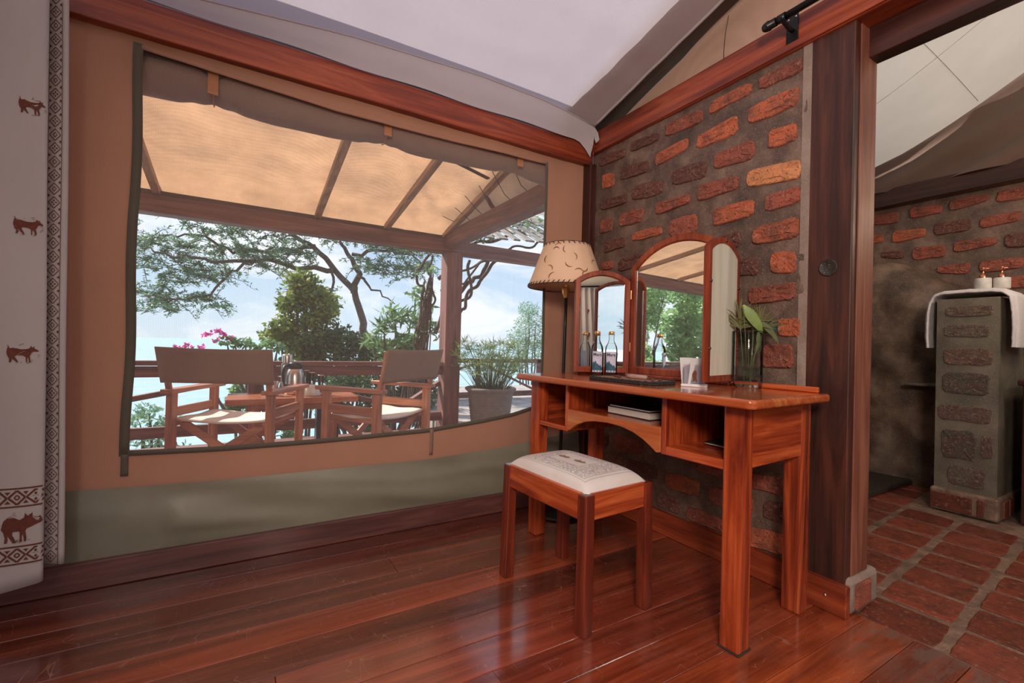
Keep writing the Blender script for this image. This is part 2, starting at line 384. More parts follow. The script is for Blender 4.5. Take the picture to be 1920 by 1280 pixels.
# ---------------- setting: floor ----------------
floor = struct(BX(-3.2, -2.75, -.12, 1.86, 2.25, -.03, ch=0).build('floor', DKSTONE))
pr = random.Random(3)
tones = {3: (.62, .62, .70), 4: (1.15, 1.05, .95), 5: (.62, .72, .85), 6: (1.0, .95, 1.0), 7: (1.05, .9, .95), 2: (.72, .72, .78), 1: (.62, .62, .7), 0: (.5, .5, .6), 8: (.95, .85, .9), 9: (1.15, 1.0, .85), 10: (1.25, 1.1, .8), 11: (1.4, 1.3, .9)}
k = 0; y1 = 2.142
BREAK = {2: .55, 5: -1.2, 6: .1, 8: .62, 9: -.3, 11: .9, 13: 0.1, 15: -.8, 17: .4, 21: -.2, 25: .3, 29: -1}
while y1 > -2.7:
    y0 = y1 - .1305
    xs = [-3.2] + ([BREAK[k]] if k in BREAK else []) + [1.862]
    for a, b in zip(xs, xs[1:]):
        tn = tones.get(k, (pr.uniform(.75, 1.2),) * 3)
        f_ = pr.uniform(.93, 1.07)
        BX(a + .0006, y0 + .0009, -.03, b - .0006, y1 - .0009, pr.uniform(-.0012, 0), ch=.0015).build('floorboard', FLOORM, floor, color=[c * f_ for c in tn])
    y1 = y0; k += 1
tf = struct(BX(1.864, -2.75, -.12, 4.4, 2.3, -.0065, ch=0).build('floor_bathroom', GROUT))
yl = [-2.03 + .24 * i for i in range(14)]
tr_ = random.Random(11)
xs = [1.872 + .2265 * i for i in range(10)]
for j, y in enumerate(yl):
    for i, x in enumerate(xs):
        yc = y + .085 + .08 * (x - 2.5) + tr_.uniform(-.004, .004)
        if yc > 1.36 or (x > 3.33 and .64 < yc < 1.2): continue
        if x < 2.08 and yc > .66 and yc < .95: continue
        w_, h_ = .2265 - .021, .210 + tr_.uniform(-.006, .006)
        sh = .08 * w_
        z = -.002 + tr_.uniform(-.003, .002)
        cx = x + w_ / 2
        n = 20; poly = []
        for q in range(n):
            a = 2 * PI * (q + .5) / n; c, s = math.cos(a), math.sin(a)
            r = 1 / max(abs(c), abs(s)); r = min(r, 1.36) * tr_.uniform(.97, 1.0)
            poly.append((cx + c * r * w_ / 2 * .99, yc + s * r * h_ / 2 + .08 * c * r * w_ / 2))
        v = [(px, py, -.02) for px, py in poly] + [(px, py, z - .002) for px, py in poly] + [(lerp(px, cx, .03), lerp(py, yc, .03), z) for px, py in poly]
        f = [(q, (q + 1) % n, n + (q + 1) % n, n + q) for q in range(n)] + [(n + q, n + (q + 1) % n, 2 * n + (q + 1) % n, 2 * n + q) for q in range(n)] + [tuple(range(2 * n, 3 * n))]
        g = tr_.uniform(.7, 1.45); dk = .35 if (i == 2 and j == 9) else 1
        MB().add(v, f).build('tile', TILE, tf, color=(.22 * g * dk, .05 * g * dk, .028 * g * dk))

# ---------------- brick walls ----------------
MBR = [(2.072, 2.053, 1.982, 1.86, 2.018, 1.972, 0), (1.821, 2.037, 1.984, 1.625, 2.018, 1.975, 0), (1.58, 2.042, 1.973, 1.37, 2.028, 1.967, 1), (1.644, 1.91, 1.843, 1.444, 1.922, 1.865, 2), (1.333, 2.038, 1.981, 1.131, 2.039, 1.987, 2), (1.395, 1.906, 1.844, 1.19, 1.926, 1.842, 2), (1.098, 2.038, 1.984, 0.927, 2.038, 1.979, 1), (1.143, 1.929, 1.858, 0.938, 1.929, 1.856, 2), (1.054, 1.797, 1.722, 0.944, 1.789, 1.723, 2), (1.3, 1.79, 1.72, 1.112, 1.79, 1.709, 1), (2.045, 1.927, 1.842, 1.944, 1.907, 1.831, 2), (1.893, 1.916, 1.849, 1.691, 1.897, 1.835, 0), (2.052, 1.772, 1.716, 1.836, 1.761, 1.709, 0), (1.799, 1.783, 1.709, 1.59, 1.765, 1.693, 0), (1.536, 1.786, 1.716, 1.341, 1.779, 1.697, 0), (1.636, 1.652, 1.591, 1.426, 1.648, 1.601, 1), (1.385, 1.67, 1.598, 1.181, 1.659, 1.598, 1), (1.144, 1.662, 1.595, 0.925, 1.642, 1.57, 3), (1.302, 1.542, 1.458, 1.107, 1.538, 1.47, 2), (1.062, 1.536, 1.469, 0.925, 1.539, 1.476, 1), (1.893, 1.658, 1.584, 1.715, 1.653, 1.581, 1), (2.05, 1.656, 1.579, 1.949, 1.647, 1.579, 1), (1.795, 1.529, 1.484, 1.587, 1.532, 1.482, 2), (1.543, 1.543, 1.458, 1.381, 1.54, 1.452, 1), (1.293, 1.403, 1.345, 1.163, 1.418, 1.348, 0), (1.111, 1.413, 1.342, 0.929, 1.424, 1.343, 2), (2.018, 1.525, 1.456, 1.839, 1.522, 1.466, 0), (1.893, 1.397, 1.33, 1.707, 1.413, 1.344, 0), (2.029, 1.406, 1.361, 1.94, 1.4, 1.356, 1), (1.205, 1.3, 1.224, 1.086, 1.292, 1.215, 0), (1.033, 1.298, 1.22, 0.935, 1.291, 1.208, 2), (1.123, 1.165, 1.097, 0.931, 1.174, 1.107, 1), (0.998, 1.034, 0.967, 0.917, 1.031, 0.964, 2), (1.06, 0.931, 0.839, 0.94, 0.933, 0.843, 1), (1.218, 1.047, 0.975, 1.078, 1.046, 0.977, 0), (1.896, 0.418, 0.321, 1.684, 0.414, 0.351, 1), (2.027, 0.402, 0.34, 1.939, 0.414, 0.345, 0), (2.014, 0.295, 0.234, 1.825, 0.31, 0.253, 0), (1.789, 0.299, 0.255, 1.58, 0.311, 0.244, 0), (1.529, 0.301, 0.227, 1.336, 0.301, 0.23, 2), (1.288, 0.299, 0.226, 1.083, 0.303, 0.228, 1), (1.577, 0.189, 0.12, 1.442, 0.184, 0.112, 0), (1.399, 0.172, 0.11, 1.167, 0.169, 0.115, 1), (1.11, 0.179, 0.103, 0.947, 0.202, 0.122, 2), (1.108, 0.402, 0.34, 0.96, 0.417, 0.35, 1), (1.04, 0.307, 0.238, 0.933, 0.322, 0.248, 0), (1.383, 0.392, 0.354, 1.216, 0.395, 0.349, 1)]
BBR = [(1.631, 1.999, 1.929, 1.456, 1.993, 1.909, 1), (1.393, 2.005, 1.926, 1.21, 1.983, 1.924, 1), (1.173, 1.999, 1.925, 0.977, 2.0, 1.951, 1), (0.938, 1.996, 1.926, 0.778, 1.998, 1.922, 1), (1.016, 1.844, 1.772, 0.825, 1.853, 1.782, 1), (1.252, 1.851, 1.772, 1.059, 1.854, 1.772, 0), (1.496, 1.851, 1.759, 1.296, 1.834, 1.774, 2), (1.718, 1.855, 1.781, 1.547, 1.837, 1.78, 2), (0.899, 1.709, 1.628, 0.774, 1.702, 1.615, 0), (1.147, 1.703, 1.629, 0.937, 1.701, 1.65, 1), (1.372, 1.7, 1.611, 1.188, 1.695, 1.61, 1), (1.562, 1.704, 1.661, 1.421, 1.694, 1.632, 0), (1.014, 1.546, 1.472, 0.815, 1.552, 1.482, 1), (1.231, 1.544, 1.498, 1.059, 1.553, 1.471, 1), (0.952, 1.428, 1.367, 0.77, 1.43, 1.35, 1)]
BC = {0: (.17, .055, .04), 1: (.42, .10, .055), 2: (.62, .15, .06), 3: (.80, .32, .13)}
br_ = random.Random(5)
def brick(parent, X, q, depth=.010, name='brick'):
    y0, t0, b0, y1_, t1, b1, c = q
    n = 28; out = []
    for i in range(n):
        a = 2 * PI * i / n; cu, su = math.cos(a), math.sin(a)
        e = .40; u = math.copysign(abs(cu) ** e, cu) * br_.uniform(.95, 1.03); v = math.copysign(abs(su) ** e, su) * br_.uniform(.96, 1.12)
        out.append((u, v))
    def P(u, v, x):
        s = (u + 1) / 2; y = lerp(y0, y1_, s); zt = lerp(t0, t1, s); zb = lerp(b0, b1, s)
        return (x, y, lerp(zb, zt, (v + 1) / 2))
    vs = [P(u * 1.03, v * 1.04, X + .006) for u, v in out] + [P(u, v, X - depth * .55) for u, v in out]
    vs += [P(u * .955, v * .90, X - depth * br_.uniform(.8, 1.2)) for u, v in out]
    vs += [P(u * .5, v * .45, X - depth * br_.uniform(.7, 1.4)) for u, v in out]
    f = []
    for r in range(3):
        f += [(r * n + i, r * n + (i + 1) % n, (r + 1) * n + (i + 1) % n, (r + 1) * n + i) for i in range(n)]
    f.append(tuple(3 * n + i for i in range(n)))
    g = br_.uniform(.85, 1.15)
    return MB().add(vs, f).build(name, BRICK, parent, color=[x * g for x in BC[c]])
def rough_slab(x0, ya, yb, za, zb, ny, nz, amp, back, seed=0):
    rr = random.Random(seed)
    from mathutils import noise as N
    m = MB()
    def fn(u, v):
        y = lerp(ya, yb, u); z = lerp(za, zb, v)
        edge = 0 if (u in (0, 1) or v in (0, 1)) else 1
        return (x0 - amp * edge * (N.noise(Vector((y * 7, z * 9, seed))) + .5 * N.noise(Vector((y * 22, z * 25, seed)))), y, z)
    m.grid(ny, nz, fn)
    m.add([(x0, ya, za), (x0, yb, za), (x0, yb, zb), (x0, ya, zb), (back, ya, za), (back, yb, za), (back, yb, zb), (back, ya, zb)],
          [(0, 4, 5, 1), (1, 5, 6, 2), (2, 6, 7, 3), (3, 7, 4, 0), (4, 7, 6, 5)])
    return m
wr = struct(rough_slab(1.815, .895, 2.2, .0, 2.10, 90, 130, .006, 1.93, 1).build('wall_right', MORT))
for q in MBR: brick(wr, 1.815, q)
# rows that pass behind the desk and the mirror
def free(yc, zc, lst, dy=.14, dz=.05):
    return all(abs((q[0] + q[3]) / 2 - yc) > dy or abs((q[1] + q[2]) / 2 - zc) > dz for q in lst)
for r, z in enumerate([1.26, 1.135, 1.005, .885, .76, .635, .51, .38]):
    for i in range(6):
        yc = 2.06 - (.11 if r % 2 else 0) - i * .225
        if yc < 1.0 or not free(yc, z, MBR, .21): continue
        a, b = yc + .095, yc - .095
        brick(wr, 1.815, (min(a, 2.1), z + .035, z - .035, b, z + .035, z - .035, br_.choice([0, 1, 1, 2])))
rough_slab(1.812, .893, .925, .11, 2.07, 4, 60, .003, 1.83, 4).build('wall_edge_render', MORTE, wr)
# post, beams, lintel
pst = struct(MB().box(1.812, .752, .0, 1.965, .895, 2.08, .004).build('trim_1', wood('post_wood', (.022, .008, .006), (.062, .018, .012), (.12, .036, .022), 2, .5, coat=0)), 'dark hardwood post closing the end of the brick wall')
BX(1.845, .747, .126, 1.966, .753, 2.07, ch=.002).build('reveal_board', wood('reveal_wood', (.11, .035, .02), (.22, .075, .045), (.34, .13, .08), 2, .5, coat=0), pst)
kn = MB().lathe([(.0295, 0), (.031, .003), (.027, .003), (.025, .0006), (0.0, .0006)], 20)
ko = kn.build('knot_hole', DKSTONE, pst); ko.rotation_euler = (0, -PI / 2, 0); ko.location = (1.812, .825, 1.212)
struct(MB().box(1.798, -2.7, 2.07, 1.90, 2.16, 2.20, .006).box(1.790, -2.7, 2.073, 1.799, 2.16, 2.10, .002).build('trim_2', BEAM[1]), 'red-brown beam above the brick wall')
struct(BX(1.90, -.45, 1.965, 1.97, .752, 2.075).build('trim_3', DARKW[1]), 'dark lintel over the bathroom doorway')
struct(MB().box(-3.2, 2.13, 2.008, 1.80, 2.21, 2.135, .005).build('trim_4', BEAM[0]), 'dark red beam above the canvas window wall')
struct(BX(1.765, 2.10, 0, 1.812, 2.21, 2.01, ch=.005).build('trim_5', DARKW[2]), 'dark corner post between canvas and brick walls')
struct(MB().box(-3.2, 2.125, .0, 1.795, 2.18, .097, .003).build('baseboard_back', wood('baseboard_wood', (.07, .025, .022), (.14, .048, .04), (.21, .08, .06), 0, .4)))
struct(MB().box(1.782, .735, .0, 1.812, 2.12, .106, .003).build('baseboard_right', BEAM[1]))
for y in (.80, 1.60): MB().lathe([(0, .002), (.004, .002), (.005, 0)], 10).build('screw', SCREW, bpy.data.objects['baseboard_right']).matrix_local = Matrix.Translation((1.782, y, .055)) @ Matrix.Rotation(-PI / 2, 4, 'Y')
# mortared brick block at the foot of the post
fb = struct(MB().box(1.815, .735, .0, 2.03, .90, .125, .018).build('trim_6', MORTE), 'mortared brick foot at the base of the doorway post')
MB().box(1.845, .728, .012, 1.965, .745, .105, .012).build('brick', BRICK, fb, color=(.42, .10, .05))
# wall piece beyond the doorway
struct(BX(1.815, -2.7, 0, 1.93, -.45, 2.1, ch=0).build('wall_right_rear', MORT))
# bathroom far wall
wf = struct(rough_slab(4.25, -1.8, 2.25, 0, 2.06, 60, 40, .008, 4.35, 9).build('wall_far', MORT))
for q in BBR: brick(wf, 4.25, q, .014)
for r, z in enumerate([1.96, 1.81, 1.66, 1.51, 1.39, 1.22, 1.07, .92, .77, .62]):
    for i in range(9):
        yc = .66 - (.12 if r % 2 else 0) - i * .24
        brick(wf, 4.25, (yc + .10, z + .037, z - .037, yc - .10, z + .037, z - .037, br_.choice([0, 1, 1])), .012)
struct(MB().box(4.16, -1.8, 2.03, 4.26, 2.25, 2.16, .006).build('trim_7', DARKW[1]), 'dark beam above the bathroom brick wall')
from mathutils import noise as NZ
ct = [(.0, 1.22), (.78, 1.26), (.92, 1.30), (1.07, 1.38), (1.22, 1.45), (1.36, 1.56), (1.45, 1.60), (1.56, 1.62), (2.2, 1.64)]
def rock(u, v):
    y = lerp(-.6, 2.25, u); top = interp(y, ct)
    z = v * top
    x = 4.235 - .17 * math.sin(min(1, (1 - v) * 5) * PI / 2) ** .7 - .05 * NZ.noise(Vector((y * 2.2, z * 2.2, 3))) - .02 * NZ.noise(Vector((y * 9, z * 9, 3)))
    return (x, y, z)
MB().grid(70, 60, rock).build('plaster_rock', PLAST, wf)
struct(MB().box(2.3, 1.29, 0, 4.15, 2.25, .035, .01).build('trim_8', DKSTONE), 'dark stone shower floor behind the pillar')
struct(BX(1.93, 2.2, 0, 4.3, 2.3, 2.4, ch=0).build('wall_bathroom_end', PLAST))
struct(BX(1.93, -1.9, 0, 4.3, -1.8, 2.4, ch=0).build('wall_bathroom_rear', PLAST))
# rendered partition pillar
pl = struct(rough_slab(3.60, .775, 1.04, .0, 1.245, 14, 50, .0015, 4.2, 12).build('wall_partition', PILM))
for (a, t_, b, e, c) in [(1.00, 1.20, 1.14, .80, (.15, .085, .06)), (1.01, 1.09, 1.02, .81, (.13, .10, .075)), (1.01, .95, .86, .80, (.17, .07, .05)), (1.01, .81, .69, .81, (.03, .028, .025)), (1.03, .62, .53, .80, (.15, .08, .06)), (1.01, .475, .31, .86, (.035, .03, .027)), (.84, .46, .34, .795, (.15, .08, .06)), (.98, .27, .16, .82, (.12, .09, .07))]:
    o = brick(pl, 3.60, (a, t_, b, e, t_, b, 0), .005, 'stone'); o.color = (*[x * .55 + y * .45 for x, y in zip(c, (.15, .13, .10))], 1)
pb = struct(MB().box(3.565, .76, 0, 4.2, 1.05, .128, .012).build('baseboard_partition', GROUT))
for a, b in ((1.045, .865), (.845, .815)): MB().box(3.558, b, .012, 3.58, a, .105, .004).build('tile', TILE, pb, color=(.17, .05, .035))
MB().box(3.64, .752, .012, 3.72, .765, .105, .004).build('tile', TILE, pb, color=(.2, .055, .035))
MB().box(3.75, .752, .012, 3.83, .765, .105, .004).build('tile', TILE, pb, color=(.2, .055, .035))
# ---------------- canvas wall with window ----------------
WB = [(-.35, .47), (-.09, .46), (.31, .458), (.8, .47), (1.1, .495), (1.3, .52), (1.49, .565)]
WT = [(-.36, 1.97), (-.16, 1.96), (.35, 1.935), (.76, 1.94), (1.49, 1.96)]
SEAM = [(-3, .36), (-.54, .35), (-.33, .34), (-.05, .33), (.31, .327), (.81, .322), (1.2, .34), (1.84, .40)]
XL_, XR_ = -.352, 1.492
def cy(x, z):
    e = max(0, min(1, (1.8 - x) * 6))
    return 2.168 + e * (.006 * NZ.noise(Vector((x * 3, 0, z * 3))) + .004 * NZ.noise(Vector((x * 9, 2, z * 6))))
wb = MB()
def band(xa, xb, lo, hi, nx, nz):
    def fn(u, v):
        x = lerp(xa, xb, u); z = lerp(lo(x), hi(x), v); return (x, cy(x, z), z)
    wb.grid(nx, nz, fn)
cst = lambda c: (lambda x: c)
bot = lambda x: interp(x, WB); top = lambda x: interp(x, WT)
band(-3.2, XL_, cst(.05), cst(2.05), 50, 40)
band(XR_, 1.80, cst(.05), cst(2.05), 12, 60)
band(XL_, XR_, cst(.05), bot, 80, 12)
band(XL_, XR_, top, cst(2.05), 60, 5)
wall_b = struct(wb.build('wall_back', CANVAS))
BX(-3.2, 2.196, 2.0, 1.95, 2.212, 2.42, ch=0).build('leak_block_canvas', ROOFDK, wall_b)  # sheet added behind the beam to stop daylight leaking in over it
def strip(name, pts, wd, dirv, mat, parent, off=-.005, nn=None):
    m = MB(); v = []; f = []
    for (x, z), (dx, dz) in zip(pts, dirv):
        v += [(x, cy(x, z) + off, z), (x + dx * wd, cy(x + dx * wd, z + dz * wd) + off, z + dz * wd)]
    for i in range(len(pts) - 1): f.append((2 * i, 2 * i + 1, 2 * i + 3, 2 * i + 2))
    return m.add(v, f, True).build(name, mat, parent, solid=.003)
XX = [lerp(XL_, XR_, i / 40) for i in range(41)]
strip('hem', [(x, bot(x) - .016) for x in XX], .02, [(0, 1)] * 41, BIND, wall_b)
strip('hem', [(x, top(x) - .004) for x in XX], .018, [(0, 1)] * 41, CANVAS, wall_b)
ZZ = [lerp(bot(XL_) - .016, 1.985, i / 30) for i in range(31)]
strip('hem', [(XL_ - .022 + .004 * math.sin(z * 9), z) for z in ZZ], .03, [(1, 0)] * 31, BIND, wall_b)
ZR = [lerp(bot(XR_) - .01, 1.97, i / 30) for i in range(31)]
strip('hem', [(XR_ - .008, z) for z in ZR], .016, [(1, 0)] * 31, BIND, wall_b)
strip('strap', [(.82, lerp(.34, .47, i / 6)) for i in range(7)], .018, [(1, 0)] * 7, fabric('faded_strap', (.27, .16, .12)), wall_b)
strip('strap', [(-.372, lerp(.38, .46, i / 6)) for i in range(7)], .022, [(1, 0)] * 7, BIND, wall_b)
def flap(u, v):
    x = lerp(-3.2, 1.77, u); z = lerp(.085, interp(x, SEAM), v)
    b = math.sin(v * PI)
    wrk = .005 * b * math.sin(z * 38 + x * 5 + 3 * NZ.noise(Vector((x * 2, z * 8, 0)))) + .030 * b * (.5 + NZ.noise(Vector((x * 1.3, z * 6 + x * 2, 7))))
    return (x, 2.150 - wrk * (1 if x > -.2 else .3), z)
fl = MB().grid(160, 22, flap).build('lower_flap', PVC, wall_b)
win = struct(MB().add([(XL_ - .01, 2.176, .42), (XR_ + .01, 2.176, .42), (XR_ + .01, 2.176, 1.99), (XL_ - .01, 2.176, 1.99)], [(0, 1, 2, 3)]).build('window_1', SCREEN), 'large mesh screened opening in the canvas wall')
# rolled blind
RB = [(-.40, 1.838), (-.13, 1.856), (.1, 1.848), (.35, 1.852), (.575, 1.872), (.8, 1.868), (1.1, 1.88), (1.325, 1.893), (1.58, 1.872)]
pin = (-.13, .575, 1.325)
def roll(u, v):
    x = lerp(-.42, 1.60, u); a = v * 2 * PI
    p = 0
    for q in pin: p = max(p, math.exp(-((x - q) / .035) ** 2))
    r = .080 - .014 * p + .003 * NZ.noise(Vector((x * 6, a, 0)))
    zc = interp(x, RB) + .080
    pinch = .02 * math.exp(-((abs(min((abs(x - q), x - q) for q in pin)[0]) - .07) / .03) ** 2) * max(0, -math.sin(a))
    return (x, 2.262 + r * .9 * math.cos(a), zc + (r - pinch * .6) * math.sin(a))
rb = thing('rolled_blind', 'rolled canvas blind hanging across the top of the mesh window', 'blind', (0, 0, 0))
rb.location = (.6, 2.26, 1.95)
ro = MB().grid(180, 20, roll).build('roll', ROLLM, rb); ro.location = (-.6, -2.26, -1.95)
MB().grid(60, 4, lambda u, v: (lerp(-.42, 1.60, u), 2.20, lerp(interp(lerp(-.42, 1.60, u), RB) + .09, 2.10, v))).build('header_flap', fabric('blind_header', (.10, .09, .09), weave=900), rb, loc=(-.6, -2.26, -1.95))
for q in pin:
    zc = interp(q, RB) + .076
    MB().tube([(q, 2.262 + .068 * math.cos(a * PI / 8), zc + .068 * math.sin(a * PI / 8)) for a in range(17)], .002, 4).box(q - .018, 2.185, zc - .055, q + .018, 2.192, zc + .08, .001).build('strap', STRAP, rb, loc=(-.6, -2.26, -1.95))
# ---------------- ceilings ----------------
ZF = [(-3.2, 2.165), (-.23, 2.165), (.36, 2.235), (1.01, 2.27), (1.45, 2.262), (1.77, 2.215)]
def ceil(u, v):
    x = lerp(-3.2, 1.762, u ** .8 if u < 1 else 1); y = lerp(2.075, -2.75, v)
    rise = .262 * (2.08 - y) if y > -.3 else .262 * 2.38 - .262 * (-.3 - y)
    sag = -.02 * math.sin(max(0, min(1, (2.08 - y) / 2.2)) * PI) * math.sin(u * PI)
    zf = lerp(interp(x, ZF), 2.215, min(1, (2.08 - y) / .8))
    wr_ = .004 * NZ.noise(Vector((x * 2.5, y * 10, 0))) + .010 * math.exp(-((x - 1.5) / .22) ** 2) * NZ.noise(Vector((x * 26, y * 1.5, 1)))
    return (x, y, zf + rise + sag + wr_)
ce = struct(MB().grid(110, 110, ceil).build('ceiling', WHITEC))
def skirt(u, v):
    x = lerp(-3.2, 1.770, u); fz = interp(x, ZF)
    zb = 2.128 + .004 * math.sin(x * 11) - (.085 * max(0, (x - 1.66) / .11) ** 1.5 if x > 1.66 else 0)
    t_ = v
    return (x + 0.0, lerp(2.075, 2.112, min(1, t_ * 1.2)) - .012 * math.sin(t_ * PI) * (1 + .6 * NZ.noise(Vector((x * 5, t_ * 2, 5)))), lerp(fz + .002, zb, t_))
MB().grid(120, 8, skirt).build('skirt', WHITEC, ce)
MB().tube([(lerp(-3.2, 1.762, i / 40), 2.074, interp(lerp(-3.2, 1.762, i / 40), ZF)) for i in range(41)], .0035, 6).build('seam', WHITEC, ce)
MB().tube([ceil(1, i / 109) for i in range(0, 60)], .008, 6).build('hem', WHITEC, ce)
MB().tube([(1.768, 2.08, 2.21), (1.785, 2.075, 2.18), (1.792, 2.07, 2.14), (1.782, 2.072, 2.125), (1.776, 2.076, 2.15), (1.768, 2.08, 2.205)], [.005, .009, .010, .009, .008, .005], 6).build('tie_loop', WHITEC, ce)
MB().tube([(1.764, 2.078, 2.06), (1.764, 2.08, 2.02), (1.767, 2.08, 1.99)], .0009, 4).build('loose_thread', WHITEC, ce)
MB().tube([(.27, 1.60, 2.345), (.285, 1.66, 2.322), (.31, 1.78, 2.295)], .0012, 4).build('seam', WHITEC, ce)
roofo = struct(MB().grid(12, 40, lambda u, v: (lerp(1.55, 2.0, u), lerp(2.25, -2.75, v), 2.255 + (.27 * (2.1 - lerp(2.25, -2.75, v)) if v < .5 else .27 * 2.35 - .27 * (-.25 - lerp(2.25, -2.75, v))))).build('ceiling_outer', ROOFDK))
GE = [(-2.7, 2.2), (-.25, 2.90), (1.2, 2.50), (1.44, 2.43), (1.54, 2.385), (1.75, 2.325), (1.92, 2.27), (2.1, 2.20)]
struct(MB().grid(60, 6, lambda u, v: (1.885 + .01 * math.sin(u * 30) * (1 - v), lerp(2.12, -2.7, u), lerp(2.15, interp(lerp(2.12, -2.7, u), GE), v))).build('wall_gable', GABLE))
MB().tube([(1.872, 1.30, 2.21), (1.871, 1.305, 2.27), (1.872, 1.30, 2.36), (1.872, 1.285, 2.44)], .0012, 4).build('cord', LEATH, bpy.data.objects['wall_gable'])
# bathroom cloth ceiling and brown gable
BE = [(-1.8, 3.25), (.0, 3.2), (.5, 2.88), (.82, 2.69), (.96, 2.61), (1.17, 2.50), (1.4, 2.40), (1.62, 2.34), (2.25, 2.22)]
bc = struct(MB().grid(30, 60, lambda u, v: (lerp(1.93, 4.16, u), lerp(2.25, -1.85, v), interp(lerp(2.25, -1.85, v), BE) + .12 * math.sin((1 - u) * PI) * .4)).build('ceiling_bathroom', fabric('bathroom_ceiling_cloth', (.60, .56, .50), weave=1500, trans=.2, var=.06)))
for x in (3.4, 2.6):
    MB().tube([(x, y / 10, interp(y / 10, BE) + .12 * math.sin((4.16 - x) / 2.23 * PI) * .4 - .001) for y in range(-10, 22)], .0014, 4).build('seam', WHITEC, bc)
MB().tube([(lerp(1.95, 4.1, i / 20), 1.0, interp(1.0, BE) + .12 * math.sin((1 - i / 20) * PI) * .4 - .003) for i in range(21)], .0018, 4).build('seam', WHITEC, bc)
def bg_(u, v):
    y = lerp(2.25, -1.85, u); z = lerp(2.14, 3.35, v)
    d = z - 2.14 + .25 * (y - 1.9)
    return (4.17 + .035 * math.sin((d * 26 + y * 4)) * math.exp(-v * 2) + .03 * NZ.noise(Vector((y * 2, z * 5, 2))), y, z)
struct(MB().grid(90, 50, bg_).build('wall_gable_bathroom', fabric('brown_canvas', (.17, .11, .085), weave=900, var=.1)))
# left wall and the wall behind the camera
struct(MB().grid(30, 20, lambda u, v: (-3.2, lerp(-2.75, 2.2, u), lerp(0, 2.9, v))).build('wall_left', CANVAS))
fw = MB()
for a in ((-3.2, 0, -1.7, 2.6), (1.55, 0, 1.83, 2.6), (-1.7, 1.72, 1.55, 2.6), (-1.7, 0, 1.55, .45)):
    fw.add([(a[0], -2.75, a[1]), (a[2], -2.75, a[1]), (a[2], -2.75, a[3]), (a[0], -2.75, a[3])], [(0, 1, 2, 3)])
struct(fw.build('wall_front', fabric('cream_canvas', (.62, .58, .46))))
struct(BX(-3.2, -2.74, 1.68, 1.83, -2.70, 1.74).build('trim_9', BEAM[0]), 'beam over the open side behind the camera')
# ---------------- desk ----------------
DO = Vector((1.28, .80, 0)); DRZ = math.radians(93.67)
Md = Matrix.Translation(DO) @ Matrix.Rotation(DRZ, 4, 'Z')
def D(u, v, z=0): return Md @ Vector((u, -v, z))       # u along the front, v towards the wall
desk = thing('dressing_table', 'red polished wooden dressing table with open cubbies against the brick wall', 'desk', DO, DRZ)
def db(name, u0, v0, z0, u1, v1, z1, mat, ch=.003): return BX(u0, -v1, z0, u1, -v0, z1, ch=ch).build(name, mat, desk)
TOPW = wood('desk_top_wood', (.30, .05, .015), (.46, .10, .03), (.62, .24, .07), 0, .14, figure=1.0, coat=.5, scale=.6)
poly = [(-.062, .435), (-.062, -.045), (-.045, -.062), (1.085, -.062), (1.10, -.045), (1.10, .435)]
bm_ = MB().prism([(u, -v) for u, v in poly], .737, .765)
dt = bm_.build('table_top', TOPW, desk); bv = dt.modifiers.new('b', 'BEVEL'); bv.width = .009; bv.segments = 3; bv.limit_method = 'ANGLE'
for u0 in (0, .985):
    for v0 in (0, .385):
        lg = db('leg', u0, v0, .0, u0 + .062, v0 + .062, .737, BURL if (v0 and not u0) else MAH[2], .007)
        if v0 and not u0: lg['label'] = 'darker burl figured leg by the wall'
db('side_panel', .058, .004 + .058, .545, .075, .39, .737, MAH[1]).location = (-.052, 0, 0)
db('side_panel', .97 + .058, .062, .54, .97 + .072, .39, .737, MAH[1])
MK = MAH[0]; MZ = MAH[2]
db('divider', .275, .006, .535, .295, .42, .737, MZ); db('divider', .785, .006, .528, .803, .42, .737, MZ)
db('shelf', .062, .006, .535, .275, .42, .565, MK); db('shelf', .803, .006, .528, .985, .42, .548, MK)
db('shelf', .295, .02, .612, .785, .42, .628, MK)
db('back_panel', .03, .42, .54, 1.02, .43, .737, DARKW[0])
arc = [(.295, .628), (.295, .540), (.312, .536), (.33, .548), (.37, .571), (.42, .590), (.48, .601), (.55, .604), (.62, .599), (.68, .587), (.725, .568), (.755, .548), (.770, .536), (.785, .536), (.785, .628)]
Mx = Matrix(((1, 0, 0, 0), (0, 0, 1, 0), (0, 1, 0, 0), (0, 0, 0, 1)))
ap = MB().prism(arc, -.024, -.004, Mx).build('apron', wood('apron_wood', (.36, .06, .02), (.50, .13, .04), (.66, .28, .09), 0, .24, figure=1), desk)
bv = ap.modifiers.new('b', 'BEVEL'); bv.width = .002; bv.limit_method = 'ANGLE'
db('upstand', -.03, .418, .765, .34, .434, .785, MAH[0], .004)
for u0 in (.0,): MB().box(u0 - .004, -.066, 0, u0 + .066, .004, .006, .002).build('foot_pad', LEATH, desk)
